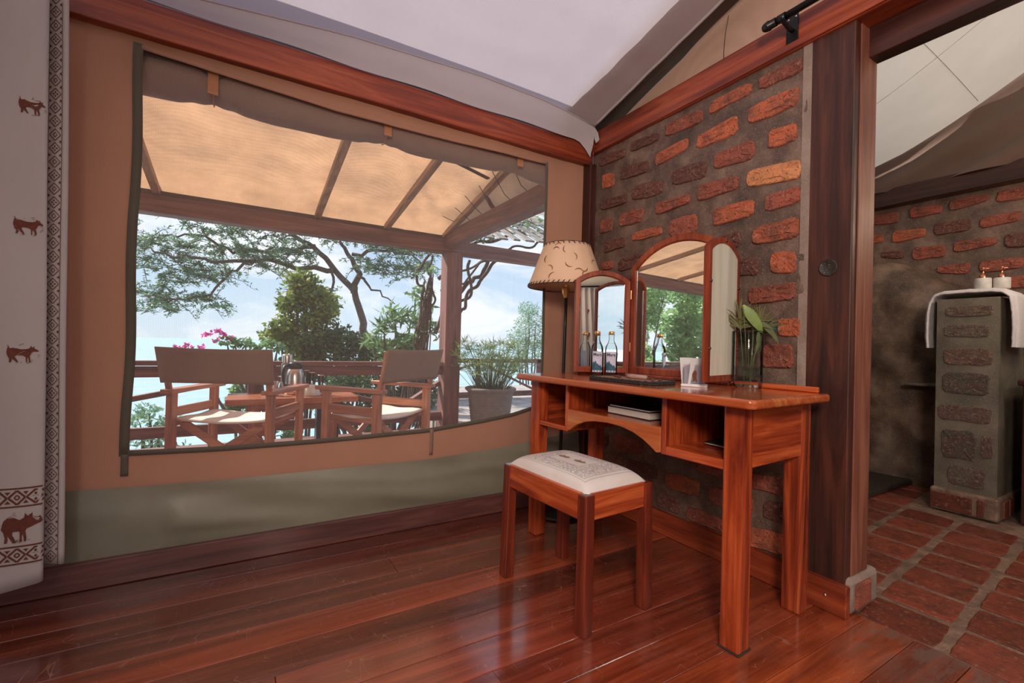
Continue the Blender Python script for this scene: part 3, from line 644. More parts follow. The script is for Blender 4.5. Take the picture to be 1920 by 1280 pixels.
# ---------------- stool ----------------
SO = Vector((1.0735, 1.327, 0)); SRZ = math.radians(94.0)
st = thing('dressing_stool', 'polished wooden stool with pale embroidered cushion before the dressing table', 'stool', SO, SRZ)
hx, hy = .232, .162
for sx in (-1, 1):
    for sy in (-1, 1):
        cx, cyy = sx * (hx - .021), sy * (hy - .021)
        m = MB().box(cx - .021, cyy - .021, 0, cx + .021, cyy + .021, .436, .004)
        m.v = [(lerp(cx + (x - cx), cx + (x - cx) * .93, z / .436) + sx * .004 * (1 - z / .436), lerp(y, cyy + (y - cyy) * .93, z / .436) + sy * .004 * (1 - z / .436), z) for x, y, z in m.v]
        m.build('leg', MAH[2] if 0 else wood('stool_leg_wood', (.06, .010, .006), (.15, .022, .011), (.26, .045, .018), 2, .3) if 'stool_leg_wood' not in MATS else MATS['stool_leg_wood'], st)
for sy in (-1, 1): BX(-hx + .035, sy * (hy - .022) - .012, .352, hx - .035, sy * (hy - .022) + .016 * 1, .438, ch=.003).build('rail', MAH[0], st)
for sx in (-1, 1): BX(sx * (hx - .022) - .013, -hy + .035, .352, sx * (hx - .022) + .014, hy - .035, .438, ch=.003).build('rail', MAH[1], st)
BX(-hx + .03, -hy + .03, .415, hx - .03, hy - .03, .43, ch=0).build('seat_board', MAH[0], st)
def cush(u, v):
    x = lerp(-1, 1, u); y = lerp(-1, 1, v)
    def dome(q): return (1 - abs(q) ** 6)
    h = .043 * (dome(x) ** .55) * (dome(y) ** .55) * (1 + .12 * (1 - x * x) * (1 - y * y))
    return (x * .213, y * .143, .436 + h)
cu = MB().grid(50, 40, cush).add([(-.213, -.143, .43), (.213, -.143, .43), (.213, .143, .43), (-.213, .143, .43)], [(0, 3, 2, 1)]).build('cushion', CUSH, st)
def ch_(x, y): return .4365 + .043 * ((1 - abs(x / .213) ** 6) ** .55) * ((1 - abs(y / .143) ** 6) ** .55) * (1 + .12 * (1 - (x / .213) ** 2) * (1 - (y / .143) ** 2)) + .0006
TANP = plain('tan_applique', (.30, .20, .12), .9, var=.2, scale=200)
animal = [(-.030, .004), (-.026, .012), (-.012, .015), (.004, .012), (.014, .013), (.022, .006), (.030, .005), (.028, .001), (.018, -.001), (.012, -.003), (.012, -.012), (.007, -.012), (.006, -.004), (-.010, -.004), (-.012, -.012), (-.018, -.012), (-.018, -.003), (-.028, -.002)]
for cx in (-.040, .045):
    P2 = [(cx - x, y + .004) for x, y in animal]
    MB().add([(x, y, ch_(x, y)) for x, y in P2], [tuple(range(len(P2)))]).build('printed_motif', TANP, cu)
# ---------------- mirror ----------------
mrz = Matrix.Translation((0, 0, 0))
mirror = thing('dressing_mirror', 'three-panel arched wooden vanity mirror standing on the dressing table', 'mirror', (1.67, 1.37, .766))
MF = wood('mirror_frame_wood', (.10, .016, .008), (.26, .045, .018), (.40, .09, .03), 2, .25)
def arch(w, hs, ha, n=22, ins=0):
    # outline of an arched panel, inset by ins
    c = w / 2; half = c - ins
    s = ha - hs; Rr = (c * c + s * s) / (2 * s); cz = ha - Rr; Ri = Rr - ins
    pts = [(ins, ins)]
    a0 = math.acos(min(1, half / Ri)); 
    pts = [(c - half, ins), (c + half, ins)]
    for i in range(n + 1):
        a = lerp(a0, PI - a0, i / n); pts.append((c + Ri * math.cos(a), cz + Ri * math.sin(a)))
    return pts
def panel(name, hinge, free, hs, ha, fw, th, side, parent, board=False):
    hinge = Vector(hinge); free = Vector(free); d = (free - hinge); w = d.length; d.normalize(); z = Vector((0, 0, 1)); nrm = d.cross(z) * side   # nrm: mirror side
    M = Matrix((d, z, nrm)).transposed().to_4x4(); M.translation = hinge - Vector(mirror.location)
    o = arch(w, hs, ha); i = arch(w, hs, ha, ins=fw); i2 = arch(w, hs, ha, ins=fw - .006); n = len(o)
    def L(p, k): return [M @ Vector((x, y, k)) for x, y in p]
    v = L(o, -th / 2) + L(o, th / 2 - .003) + L([(lerp(x, w / 2, .012), lerp(y, hs / 2, .006)) for x, y in o], th / 2) + L(i2, th / 2) + L(i, th / 2 - .008) + L(i, -th / 2)
    f = []
    for r in range(5):
        for q in range(n): f.append((r * n + q, r * n + (q + 1) % n, (r + 1) * n + (q + 1) % n, (r + 1) * n + q))
    for q in range(n): f.append((5 * n + q, 5 * n + (q + 1) % n, (q + 1) % n, q))
    fr = MB().add(v, f).build(name, MF, parent)
    g = MB().add(L(arch(w, hs, ha, ins=fw - .002), th / 2 - .009), [tuple(range(n))]).build('glass', MIR, fr)
    g['label'] = 'silvered mirror glass'
    bz = -th / 2 + (.003 if not board else .002)
    MB().add(L(arch(w, hs, ha, ins=fw * (.55 if board else .9)), bz), [tuple(range(n - 1, -1, -1))]).build('back_board', PALEW, fr)['label'] = 'cream painted back board'
    if board:
        for (x, y) in [(w - .012, .12), (w - .012, .36), (.012, .12), (.012, .36), (.06, .012), (w / 2, ha - .01)]:
            MB().lathe([(0, .006), (.005, .005), (.006, 0)], 8).build('peg', DARKW[0], fr).matrix_local = M @ Matrix.Translation((x, y, -th / 2)) @ Matrix.Rotation(PI, 4, 'X')
    return fr
z0 = .779
panel('center_frame', (1.672, 1.645, z0), (1.700, 1.105, z0), .52, .642, .034, .026, 1, mirror)
panel('side_frame', (1.660, 1.650, z0), (1.405, 1.765, z0), .455, .505, .028, .022, -1, mirror)
panel('side_frame', (1.690, 1.098, z0 + .01), (1.405, 1.028, z0 + .01), .485, .535, .022, .022, 1, mirror, True)
for z in (.12, .38): MB().box(-.012, .268, z, -.004, .288, z + .045, .001).build('hinge', BRASS, mirror)
MB().box(-.03, -.27, -.0005, .055, .27, .0135, .003).build('base', MF, mirror).rotation_euler = (0, 0, math.radians(3))
# ---------------- bottles ----------------
def bottle(loc, rz, lab):
    b = thing('water_bottle', lab, 'bottle', loc, rz, 'glass water bottles')
    pr_ = [(0.0, .004), (.024, .002), (.0285, .006), (.0288, .125), (.026, .142), (.017, .160), (.0125, .172), (.0122, .190), (.0135, .193), (.0135, .198), (.0115, .200)]
    inn = [(r - .0022 if r > .01 else 0, z + (.006 if r < .03 and z < .01 else 0)) for r, z in reversed(pr_)]
    MB().lathe(pr_, 28).build('body', GLASS, b)
    MB().lathe([(.0185, .1585), (.0175, .157), (.0, .157)], 24).build('water', WATERG, b)
    MB().lathe([(.0, .213), (.0125, .213), (.0138, .2115), (.0138, .199), (.0128, .198)], 24).build('cap', BRASS, b)
    R0 = .0292
    def cyl(a, z, k=0): return ((R0 + k) * math.cos(a), (R0 + k) * math.sin(a), z)
    lb = MB().grid(14, 2, lambda u, v: cyl(lerp(-.85, .85, u), lerp(.022, .118, v))).build('label', LABEL, b)
    mt = [(-.85, .058), (-.70, .072), (-.5, .066), (-.3, .076), (-.1, .063), (.1, .060), (.3, .052), (.5, .056), (.7, .046), (.85, .042)]
    m = MB(); vs = []; f = []
    for a, z in mt: vs += [cyl(a, .030, .0004), cyl(a, z, .0004)]
    for i in range(len(mt) - 1): f.append((2 * i, 2 * i + 2, 2 * i + 3, 2 * i + 1))
    m.add(vs, f).build('mountain_print', NAVY, lb)
    m = MB(); sk = 1
    for a in (-.45, .0, .5): m.grid(4, 2, lambda u, v, a=a: cyl(a + lerp(-.12, .12, u), lerp(.024, .028, v), .0004))
    tag(m.grid(6, 2, lambda u, v: cyl(lerp(-.5, .5, u), lerp(.092, .0925, v), .0004)).build('small_print', NAVY, lb), kind='stuff')
    MB().grid(4, 2, lambda u, v: cyl(lerp(-.12, .25, u), lerp(.084, .087, v), .0004)).build('small_print', PINKP, lb)
    cu_ = bpy.data.curves.new('t', 'FONT'); cu_.body = 'Mara'; cu_.size = .0205; cu_.align_x = 'CENTER'; cu_.offset = .0006
    to = bpy.data.objects.new('t', cu_); COL.objects.link(to); dg = bpy.context.evaluated_depsgraph_get()
    me = bpy.data.meshes.new_from_object(to.evaluated_get(dg)); bpy.data.objects.remove(to)
    for v in me.vertices:
        v.co = Vector(cyl(v.co.x / R0, .097 + v.co.y, .0005))
    me.materials.clear(); me.materials.append(INK); me.name = 'label_text'
    o = bpy.data.objects.new('label_text', me); COL.objects.link(o); o.parent = lb
    return b
def face(x, y): return math.atan2(-y, -x)
bottle((1.440, 1.632, .7652), face(1.44, 1.632) + .08, 'glass water bottle with gold cap, the left one of two')
bottle((1.497, 1.598, .7652), face(1.497, 1.598), 'glass water bottle with gold cap, the right one next to the mirror hinge')
# ---------------- tray with beads ----------------
TC = D(.535, .12); tray = thing('rope_edged_mat', 'brown table mat with braided black rope edge on the dressing table', 'mat', (TC.x, TC.y, .7652), DRZ)
def rr(a, b, r, n=5):
    p = []
    for sx, sy, a0 in ((1, 1, 0), (-1, 1, 90), (-1, -1, 180), (1, -1, 270)):
        for i in range(n + 1): t_ = math.radians(a0 + 90 * i / n); p.append((sx * (a - r) + r * math.cos(t_), sy * (b - r) + r * math.sin(t_)))
    return p
tp = rr(.165, .085, .05)
MB().prism(tp, .001, .012).build('mat_surface', MATT, tray)
ed = rr(.170, .090, .055, 8)
def dens(p, n=4):
    q = []
    for a, b in zip(p, p[1:] + p[:1]):
        L_ = max(1, int(math.dist(a, b) / .004))
        q += [(lerp(a[0], b[0], i / L_), lerp(a[1], b[1], i / L_)) for i in range(L_)]
    return q
dp = dens(ed)
for zz in (.0045, .0115):
    m = MB()
    m.tube([(x + .0012 * math.cos(i * 1.3), y + .0012 * math.sin(i * 1.3), zz + .0012 * math.sin(i * 1.3)) for i, (x, y) in enumerate(dp)] + [(dp[0][0], dp[0][1], zz)], [.0042 + .0009 * math.sin(i * 2.1) for i in range(len(dp) + 1)], 7)
    m.build('rope_edge', ROPE, tray)
rn = random.Random(4)
def pebble(x, y, r, lab):
    m = MB().lathe([(0, 0), (r * .9, r * .15), (r, r * .45), (r * .6, r * .85), (0, r)], 8)
    m.v = [(a * (1 + .3 * math.sin(7 * b * 90)), b * .8, c) for a, b, c in m.v]
    w_ = D(.535 + x, .12 - y); o = m.build('brown_seed', STONEB, None, loc=(w_.x, w_.y, .7775)); o.rotation_euler = (0, 0, rn.uniform(0, 6))
    tag(o, lab, 'seed', 'brown seeds on the mat')
for i, (x, y) in enumerate([(.12, -.035), (.105, -.045), (.085, -.01), (.055, .01), (.04, .02), (-.055, -.045), (-.035, -.055), (-.09, -.03), (-.075, -.04), (-.11, .0), (-.13, -.02)]):
    pebble(x, y, .0065 + .0015 * (i % 3), 'small brown seed lying on the rope edged mat')
w1, w2 = D(.535 + .035, .14, .786), D(.535 - .055, .155, .786)
tag(MB().tube([w1, w1.lerp(w2, .3), w1.lerp(w2, .7), w2], [.0075, .009, .0085, .007], 12).build('paper_roll', ROLLP), 'small grey rolled bundle lying on the rope edged mat', 'bundle')
# ---------------- card stand ----------------
cs = thing('card_stand', 'clear acrylic card stand with white base and small picture', 'stand', (1.455, 1.105, .7652), math.radians(-58))
MB().box(-.045, -.028, 0, .045, .028, .010, .002).build('base', WHITEP, cs)
MB().box(-.04, .0, .01, .04, .003, .082, .0005).build('acrylic_panel', glass('acrylic', (.9, .9, .88)), cs)
MB().box(-.036, .0045, .012, .036, .0075, .078, .0005).build('card', LABEL, cs)
fig = [(-.006, .018), (-.004, .03), (-.009, .045), (-.003, .058), (.004, .06), (.008, .05), (.006, .036), (.009, .018), (.004, .018), (.002, .03), (-.001, .018)]
MB().prism(fig, .0, .0006, Matrix(((1, 0, 0, 0), (0, 0, -1, -.0006), (0, 1, 0, 0), (0, 0, 0, 1)))).build('small_figure', PRINT, cs)
cd = thing('folded_card', 'white folded card leaning against the card stand', 'card', (1.475, 1.148, .7655), math.radians(-15))
MB().box(-.028, -.0008, 0, .028, .0008, .107, 0, Matrix.Rotation(math.radians(-9), 4, 'X')).build('front_leaf', WHITEP, cd)
MB().box(-.028, -.0008, 0, .028, .0008, .107, 0, Matrix.Translation((0, -.034, 0)) @ Matrix.Rotation(math.radians(9), 4, 'X')).build('back_leaf', WHITEP, cd)
# ---------------- vase and sprigs ----------------
VC = Vector((1.655, 1.025, .7655))
vz = thing('glass_vase', 'clear cylindrical glass vase half filled with water', 'vase', VC)
vp = [(0, .012), (.040, .010), (.044, .001), (.051, .006), (.0535, .016), (.0535, .212), (.0525, .214), (.0512, .212)]
MB().lathe(vp, 40).build('vessel', GLASS, vz)
MB().lathe([(.0525, .079), (.050, .077), (0, .077)], 36).lathe([(.0528, .02), (.0528, .077)], 36).build('water', WATERG, vz)
def W(px, py, d=0):   # offsets across (right of view) and up from the vase centre
    return VC + Vector((.859 * px, -.511 * px, py)) + Vector((.511, .859, 0)) * d
def blade(m, base, tip, w, droop=.0, n=5, side=None):
    base = Vector(base); tip = Vector(tip); d = tip - base; s = d.cross(Vector((.511, .859, .2))).normalized() if side is None else side
    pts = []
    for i in range(n + 1):
        t_ = i / n; p = base.lerp(tip, t_) + Vector((0, 0, droop * math.sin(t_ * PI)))
        ww = w * math.sin(min(1, t_ * 1.6 + .15) * PI / 2) * (1 - t_ ** 2.5) + .0003; pts += [p - s * ww / 2, p + s * ww / 2]
    m.add([v for v in pts], [(2 * i, 2 * i + 1, 2 * i + 3, 2 * i + 2) for i in range(n)], True)
def sprig(name, label, px, py, nb, seed, spread, ln, foot):
    rnd = random.Random(seed); t_ = thing(name, label, 'plant', W(px, py)); o0 = Vector(t_.location)
    MB().tube([W(*foot) - o0, W(lerp(foot[0], px, .6), lerp(foot[1], py, .6)) - o0, (0, 0, 0)], .0016, 6).build('stem', plain('green_stem', (.10, .14, .05), .6) if 'green_stem' not in MATS else MATS['green_stem'], t_)
    for i in range(nb):
        a = rnd.uniform(-spread, spread) * 1.0 + PI / 2; el = rnd.uniform(-.6, .6); L_ = ln * rnd.uniform(.6, 1.1)
        q = Vector((.859 * math.cos(a), -.511 * math.cos(a), math.sin(a))) * L_ + Vector((.511, .859, 0)) * L_ * el * .7
        m = MB(); blade(m, Vector((0, 0, rnd.uniform(-.03, .0))), q + Vector((0, 0, -.01)), .0065, .012, 5)
        m.build('leaf', SPIKE, t_)
sprig('spiky_sprig', 'taller left sprig of narrow striped leaves in glass vase', -.030, .245, 34, 1, 1.75, .115, (-.010, .02))
sprig('spiky_sprig', 'right sprig of narrow dark leaves in glass vase', .045, .235, 30, 2, 1.5, .10, (.012, .02))
for px, s_ in ((-.03, 5), (-.05, 6)):
    pass
def broad(name, label, pts, w, mat, foot, tilt=.3):
    P_ = [W(*p) for p in pts]; o0 = P_[0]; t_ = thing(name, label, 'leaf', o0)
    MB().tube([W(*foot) - o0, W(lerp(foot[0], pts[0][0], .7), lerp(foot[1], pts[0][1], .6), pts[0][2] if len(pts[0]) > 2 else 0) - o0, (0, 0, 0)], .0013, 6).build('stem', MATS['green_stem'], t_)
    m = MB(); v = []; n = len(P_)
    N_ = 10
    for i in range(N_ + 1):
        f_ = i / N_ * (n - 1); k_ = min(int(f_), n - 2); p = P_[k_].lerp(P_[k_ + 1], f_ - k_); d = (P_[k_ + 1] - P_[k_]).normalized()
        s = d.cross(Vector((.511, .859, tilt))).normalized(); ww = w * (math.sin(min(1, (i / N_) * 1.9 + .12) * PI / 2) * (1 - (i / N_) ** 3)) / 2
        v += [p - s * ww - o0, p - Vector((.5, .8, 0)) * .004 - o0, p + s * ww - o0]
    m.add(v, [(3 * i + a, 3 * i + a + 1, 3 * i + a + 4, 3 * i + a + 3) for i in range(N_) for a in (0, 1)], True).build('leaf', mat, t_)
broad('broad_leaf', 'light green broad leaf rising above the vase rim', [(-.036, .310, -.03), (-.01, .275, -.035), (.02, .235, -.035), (.040, .205, -.03)], .042, BIGL, (.0, .03))
broad('broad_leaf', 'long olive leaf drooping to the right over the vase rim', [(.015, .262, -.01), (.055, .235, -.02), (.085, .205, -.02), (.112, .160, -.02)], .024, OLV, (.01, .03))
broad('broad_leaf', 'dark green rounded leaf at the right behind the vase', [(.04, .215, .03), (.07, .232, .02), (.098, .236, .015), (.118, .215, .01)], .062, DKL, (.02, .03))
broad('broad_leaf', 'dark green leaf standing in the middle behind the light leaf', [(.02, .225, .03), (.025, .25, .03), (.02, .285, .03)], .045, DKL, (.01, .03))
broad('broad_leaf', 'narrow olive leaf hanging inside the vase', [(.03, .215, -.02), (.035, .17, -.015), (.022, .12, -.01)], .022, OLV, (.0, .03))
# ---------------- book and magazine in the cubbies ----------------
bp = D(.515, .085, .6285); bk = thing('book', 'thick dark covered book lying in the middle cubby', 'book', bp, DRZ + math.radians(-3))
MB().box(-.112, -.15, .003, .112, .0, .028, .001).build('pages', PAGES, bk)
MB().box(-.115, -.153, 0, .115, .003, .003, .0008).box(-.115, -.153, .028, .115, .003, .031, .0008).build('cover', BLACKC, bk)
MB().box(-.108, -.145, .0312, .105, -.005, .036, .0008).build('top_booklet', WHITEP, bk)
MB().box(-.110, -.147, .0362, .107, -.003, .0375, .0005).build('booklet_cover', BLACKC, bk)
mg = thing('magazine', 'folded dark magazine lying in the right cubby', 'magazine', D(.125, .14, .5655), DRZ)
MB().grid(10, 12, lambda u, v: (lerp(-.05, .09, u), lerp(0, -.16, v), .004 + .010 * math.sin(min(1, u * 1.3) * PI / 2))).build('upper_leaf', BLACKC, mg, solid=.002)
MB().grid(10, 12, lambda u, v: (lerp(-.05, .09, u), lerp(-.004, -.155, v), .002 + .008 * math.sin(min(1, u * 1.3) * PI / 2))).build('pages', PAGES, mg, solid=.004)
# ---------------- floor lamp ----------------
lx, ly = 1.498, 1.962
lamp = thing('floor_lamp', 'standing lamp with tan hide shade behind the dressing table', 'lamp', (lx, ly, 0))
MB().lathe([(0, 0), (.13, 0), (.13, .008), (.10, .014), (.02, .02), (.012, .03), (0, .03)], 32).build('base', BLACK, lamp)
MB().tube([(-.012, 0, .02), (-.006, 0, .5), (0, 0, 1.0), (.004, 0, 1.19)], .0085, 12).build('pole', BLACK, lamp)
MB().lathe([(.009, 1.165), (.014, 1.18), (.020, 1.19), (.022, 1.215), (.018, 1.235), (0, 1.235)], 20).build('socket', BRASS, lamp)
shp = [(.122, 1.442), (.208, 1.222)]
sh = MB().grid(60, 8, lambda u, v: ((lerp(.124, .206, v) + .001 * math.sin(u * 90)) * math.cos(u * 2 * PI), (lerp(.124, .206, v) + .001 * math.sin(u * 90)) * math.sin(u * 2 * PI), lerp(1.448, 1.222, v))).build('lamp_shade', SHADE, lamp, solid=.0015)
for r_, z_, dr, dz in ((.124, 1.448, .0045, -.012), (.206, 1.222, -.0045, .013)):
    m = MB(); n = int(r_ * 240)
    for i in range(n):
        a = 2 * PI * i / n; b = a + .05
        s0 = 1 if dz < 0 else 1
        m.tube([((r_ + .001) * math.cos(a), (r_ + .001) * math.sin(a), z_), ((r_ + dr * .0 + .002 + (dr if dz < 0 else dr) * .8) * math.cos(b), (r_ + .002 + dr * .8) * math.sin(b), z_ + dz)], .0024, 5)
    m.tube([(r_ * math.cos(2 * PI * i / 48), r_ * math.sin(2 * PI * i / 48), z_) for i in range(49)], .0022, 6)
    m.build('lacing', LEATH, lamp)
fe = random.Random(8)
FEA = plain('feather_brown', (.32, .15, .08), .8, var=.4)
m = MB()
for i in range(18):
    a = fe.uniform(0, 2 * PI) if i > 12 else fe.uniform(3.3, 5.2); z = fe.uniform(1.25, 1.42); c0 = fe.uniform(0, 6); rad = .023
    pts = []
    for q in range(7):
        th = c0 + q * .35; zz = z + rad * math.sin(th); aa = a + rad * math.cos(th) / .16
        R_ = lerp(.206, .124, (zz - 1.222) / .226) + .0018; pts.append((R_ * math.cos(aa), R_ * math.sin(aa), zz))
    m.tube(pts, [.0006 + .0028 * math.sin(q / 6 * PI) for q in range(7)], 5)
o = m.build('feather_inlay', FEA, sh); o['kind'] = 'stuff'
# ---------------- curtain ----------------
PLAN = [(-.97, 2.02), (-.90, 1.985), (-.83, 2.03), (-.76, 1.985), (-.69, 2.03), (-.655, 1.99), (-.60, 1.978), (-.55, 1.980), (-.5235, 1.990), (-.528, 2.02), (-.545, 2.045), (-.538, 2.055), (-.520, 2.045), (-.500, 2.036), (-.490, 2.032), (-.484, 2.042)]
arc_ = [0]
for a, b in zip(PLAN, PLAN[1:]): arc_.append(arc_[-1] + math.dist(a, b))
LT = arc_[-1]
def plan(s):
    s = max(0, min(LT, s))
    for i in range(len(PLAN) - 1):
        if s <= arc_[i + 1] + 1e-9:
            t_ = (s - arc_[i]) / (arc_[i + 1] - arc_[i]); p0 = Vector(PLAN[max(i - 1, 0)]); p1 = Vector(PLAN[i]); p2 = Vector(PLAN[i + 1]); p3 = Vector(PLAN[min(i + 2, len(PLAN) - 1)])
            p = .5 * ((2 * p1) + (p2 - p0) * t_ + (2 * p0 - 5 * p1 + 4 * p2 - p3) * t_ * t_ + (3 * p1 - 3 * p2 + p3 - p0) * t_ ** 3)
            return p
    return Vector(PLAN[-1])
def cpt(s, z, off=0):
    p = plan(s); q = plan(s + .002) - plan(s - .002); n = Vector((q.y, -q.x)); n = n / max(n.length, 1e-6)
    if n.y > 0 and False: n = -n
    sh_ = -.038 * (z / 2.0)
    return (p.x + n.x * off + sh_, p.y + n.y * off + .004 * math.sin(z * 5 + s * 30), z)
cur = thing('curtain', 'white curtain printed with brown animals hanging left of the window', 'curtain', (-.7, 2.0, 0))
o0 = Vector((-.7, 2.0, 0))
cl_ = MB().grid(150, 50, lambda u, v: cpt(u * LT, lerp(.105 + .012 * math.sin(u * 9) + (.03 if u > .9 else 0), 2.04, v))).build('cloth', CURT, cur, solid=.0015); cl_.location = -o0
def s_at(x):
    best = min(range(400), key=lambda i: abs(plan(i / 399 * LT).x - x) if plan(i / 399 * LT).y < 2.012 or True else 9); return best / 399 * LT
def motif(polys, name, mat=PRINT, mirrorback=False):
    m = MB()
    for P_ in polys: m.add([cpt(s, z, .0022) for s, z in P_], [tuple(range(len(P_)))])
    o = m.build(name, mat, cur); o.location = -o0; return o
goat = [(-.50, .30), (-.46, .48), (-.50, .48), (-.52, .50), (-.46, .52), (-.42, .34), (-.30, .36), (-.05, .28), (.15, .30), (.24, .36), (.28, .50), (.31, .38), (.36, .46), (.37, .34), (.48, .22), (.50, .16), (.44, .14), (.36, .16), (.30, .10), (.28, .0), (.24, -.10), (.27, -.30), (.26, -.46), (.21, -.46), (.20, -.28), (.15, -.15), (.15, -.46), (.10, -.46), (.09, -.16), (.0, -.08), (-.20, -.05), (-.26, -.12), (-.20, -.28), (-.14, -.45), (-.20, -.46), (-.30, -.30), (-.38, -.18), (-.34, -.32), (-.38, -.46), (-.44, -.46), (-.42, -.28), (-.50, -.05), (-.52, .12)]
rhino = [(-.50, .08), (-.46, .20), (-.36, .28), (-.20, .28), (-.05, .20), (.06, .26), (.10, .40), (.14, .32), (.20, .30), (.28, .38), (.28, .28), (.40, .22), (.47, .26), (.52, .18), (.56, .10), (.50, .06), (.40, .04), (.26, -.02), (.14, -.06), (.10, -.12), (.13, -.30), (.12, -.42), (.06, -.42), (.05, -.30), (.03, -.20), (.0, -.30), (.01, -.42), (-.06, -.42), (-.05, -.26), (-.06, -.12), (-.22, -.12), (-.24, -.20), (-.18, -.32), (-.14, -.44), (-.22, -.44), (-.30, -.30), (-.36, -.20), (-.34, -.32), (-.36, -.42), (-.44, -.42), (-.42, -.28), (-.46, -.12), (-.52, -.04)]
mr = random.Random(21)
def scr(cs, cz, w_, h_, n=16):
    out = []
    for i in range(n):
        a = mr.uniform(0, 2 * PI); r = mr.uniform(.42, .52); s = cs + math.cos(a) * r * w_; z = cz + math.sin(a) * r * h_ * 1.05; L_ = mr.uniform(.02, .06) * w_ * 1.5
        out.append([(s - L_, z), (s, z + .0012), (s + L_, z + .0015), (s, z - .0004)])
    return out
for x, z, w_ in ((-.552, 1.60, .058), (-.558, 1.228, .062), (-.566, .832, .064)):
    s = s_at(x); motif([[(s + px * w_, z + py * w_ * .85) for px, py in goat]] + scr(s, z, w_, w_ * .9), 'printed_animal')
def rect_line(s0, z0, s1, z1, t_):
    d = Vector((s1 - s0, z1 - z0)); n = Vector((-d.y, d.x)).normalized() * t_ / 2
    return [(s0 - n.x, z0 - n.y), (s1 - n.x, z1 - n.y), (s1 + n.x, z1 + n.y), (s0 + n.x, z0 + n.y)]
def dia_h(sc, zc, a, b, t_):   # rhombus outline
    P_ = [(sc - a, zc), (sc, zc + b), (sc + a, zc), (sc, zc - b)]; return [rect_line(*P_[i], *P_[(i + 1) % 4], t_) for i in range(4)]
def band_h(s0, s1, za, zb, pitch, t_):
    out = [rect_line(s0 + i * .01, za, min(s1, s0 + (i + 1) * .01), za, t_) for i in range(int((s1 - s0) / .01) + 1)] + [rect_line(s0 + i * .01, zb, min(s1, s0 + (i + 1) * .01), zb, t_) for i in range(int((s1 - s0) / .01) + 1)]
    zc = (za + zb) / 2; h = (zb - za) / 2 - t_; s = s0 + pitch / 2; k_ = 0
    while s < s1 - pitch * .3:
        out += dia_h(s, zc, pitch * .46, h * .95, t_ * 1.1)
        if k_ % 2: out += dia_h(s, zc, pitch * .15, h * .35, t_ * .7)
        else: out += [[(s + dx, zc), (s + dx + ex, zc + ez), (s + dx * 3.2, zc + ez * .3)] for dx, ex, ez in ((.002, .002, .003), (-.002, -.002, .003))] + [[(s, zc + q * .003), (s + .0035, zc + q * .009), (s, zc + q * .014), (s - .0035, zc + q * .009)] for q in (1, -1)]
        for q in (1, -1): out.append([(s + pitch / 2 - .007, zc + q * h * .8), (s + pitch / 2 + .007, zc + q * h * .8), (s + pitch / 2, zc + q * h * .35)])
        s += pitch; k_ += 1
    return out
sA, sB = s_at(-.97), s_at(-.5225)
sM = s_at(-.5235)
motif(band_h(0.0, sM, .362, .418, .040, .005), 'printed_border')
motif(band_h(0.0, sM, .184, .238, .040, .005), 'printed_border')
s = s_at(-.566)
motif([[(s + px * .085, .298 + py * .110) for px, py in rhino]] + scr(s, .298, .085, .09, 22), 'printed_animal')
motif([[(s - .105 + px * .085, .298 + py * .110) for px, py in rhino]] + scr(s - .105, .298, .085, .09, 16), 'printed_animal')
# vertical border on the folded edge
e0, e1 = arc_[11] + .006, arc_[13] + .002
m_ = []; zc = .17
W_ = (e1 - e0) / 2; em = (e0 + e1) / 2; kk = 0
for q in range(92):
    za, zb_ = .14 + q * .02, .14 + (q + 1) * .02
    m_ += [rect_line(e0, za, e0, zb_, .0014), rect_line(e1, za, e1, zb_, .0014)]
while zc < 2.0:
    m_ += dia_h(em, zc, W_ * .85, .019, .0024)
    if kk % 2: m_ += dia_h(em, zc, W_ * .28, .008, .002)
    else:
        m_ += [[(em, zc + q * .002), (em + .0022, zc + q * .006), (em, zc + q * .011), (em - .0022, zc + q * .006)] for q in (1, -1)] + [[(em + q * .002, zc), (em + q * .005, zc + .003), (em + q * .009, zc), (em + q * .005, zc - .003)] for q in (1, -1)]
    for q in (1, -1): m_.append([(em + q * W_ * .92, zc + .0165), (em + q * W_ * .92, zc + .028), (em + q * W_ * .55, zc + .022)])
    zc += .0445; kk += 1
motif(m_, 'printed_border')
cfoot = None
# second curtain seen in the side mirror, on the open side behind the camera
def cpt2(u, v):
    x = lerp(.50, .92, u); z = lerp(.06, 1.765, v)
    return (x + .14 * (1 - v) * u, -2.60 + .03 * math.sin(u * 32), z)
cur2 = thing('curtain', 'white printed curtain at the open side, seen in the left mirror', 'curtain', (.7, -2.6, 0))
c2 = MB().grid(90, 20, cpt2).build('cloth', CURT, cur2, solid=.0015); c2.location = (-.7, 2.6, 0)
m = MB()
for u_, v_ in ((.35, .55), (.35, .75), (.75, .6), (.75, .8), (.5, .2), (.85, .3), (.2, .35)):
    p = Vector(cpt2(u_, v_)); c3 = MB().add([(p.x - px * .13, p.y + .012, p.z + py * .11) for px, py in goat], [tuple(range(len(goat)))]).build('printed_animal', PRINT, cur2); c3.location = (-.7, 2.6, 0)
cr2 = thing('curtain_rod', 'black curtain rod at the open side, seen in the left mirror', 'curtain rod', (0, -2.6, 1.785))
MB().tube([(-1.8, 0, 0), (1.65, 0, 0)], .012, 12).build('rod', BLACK, cr2)
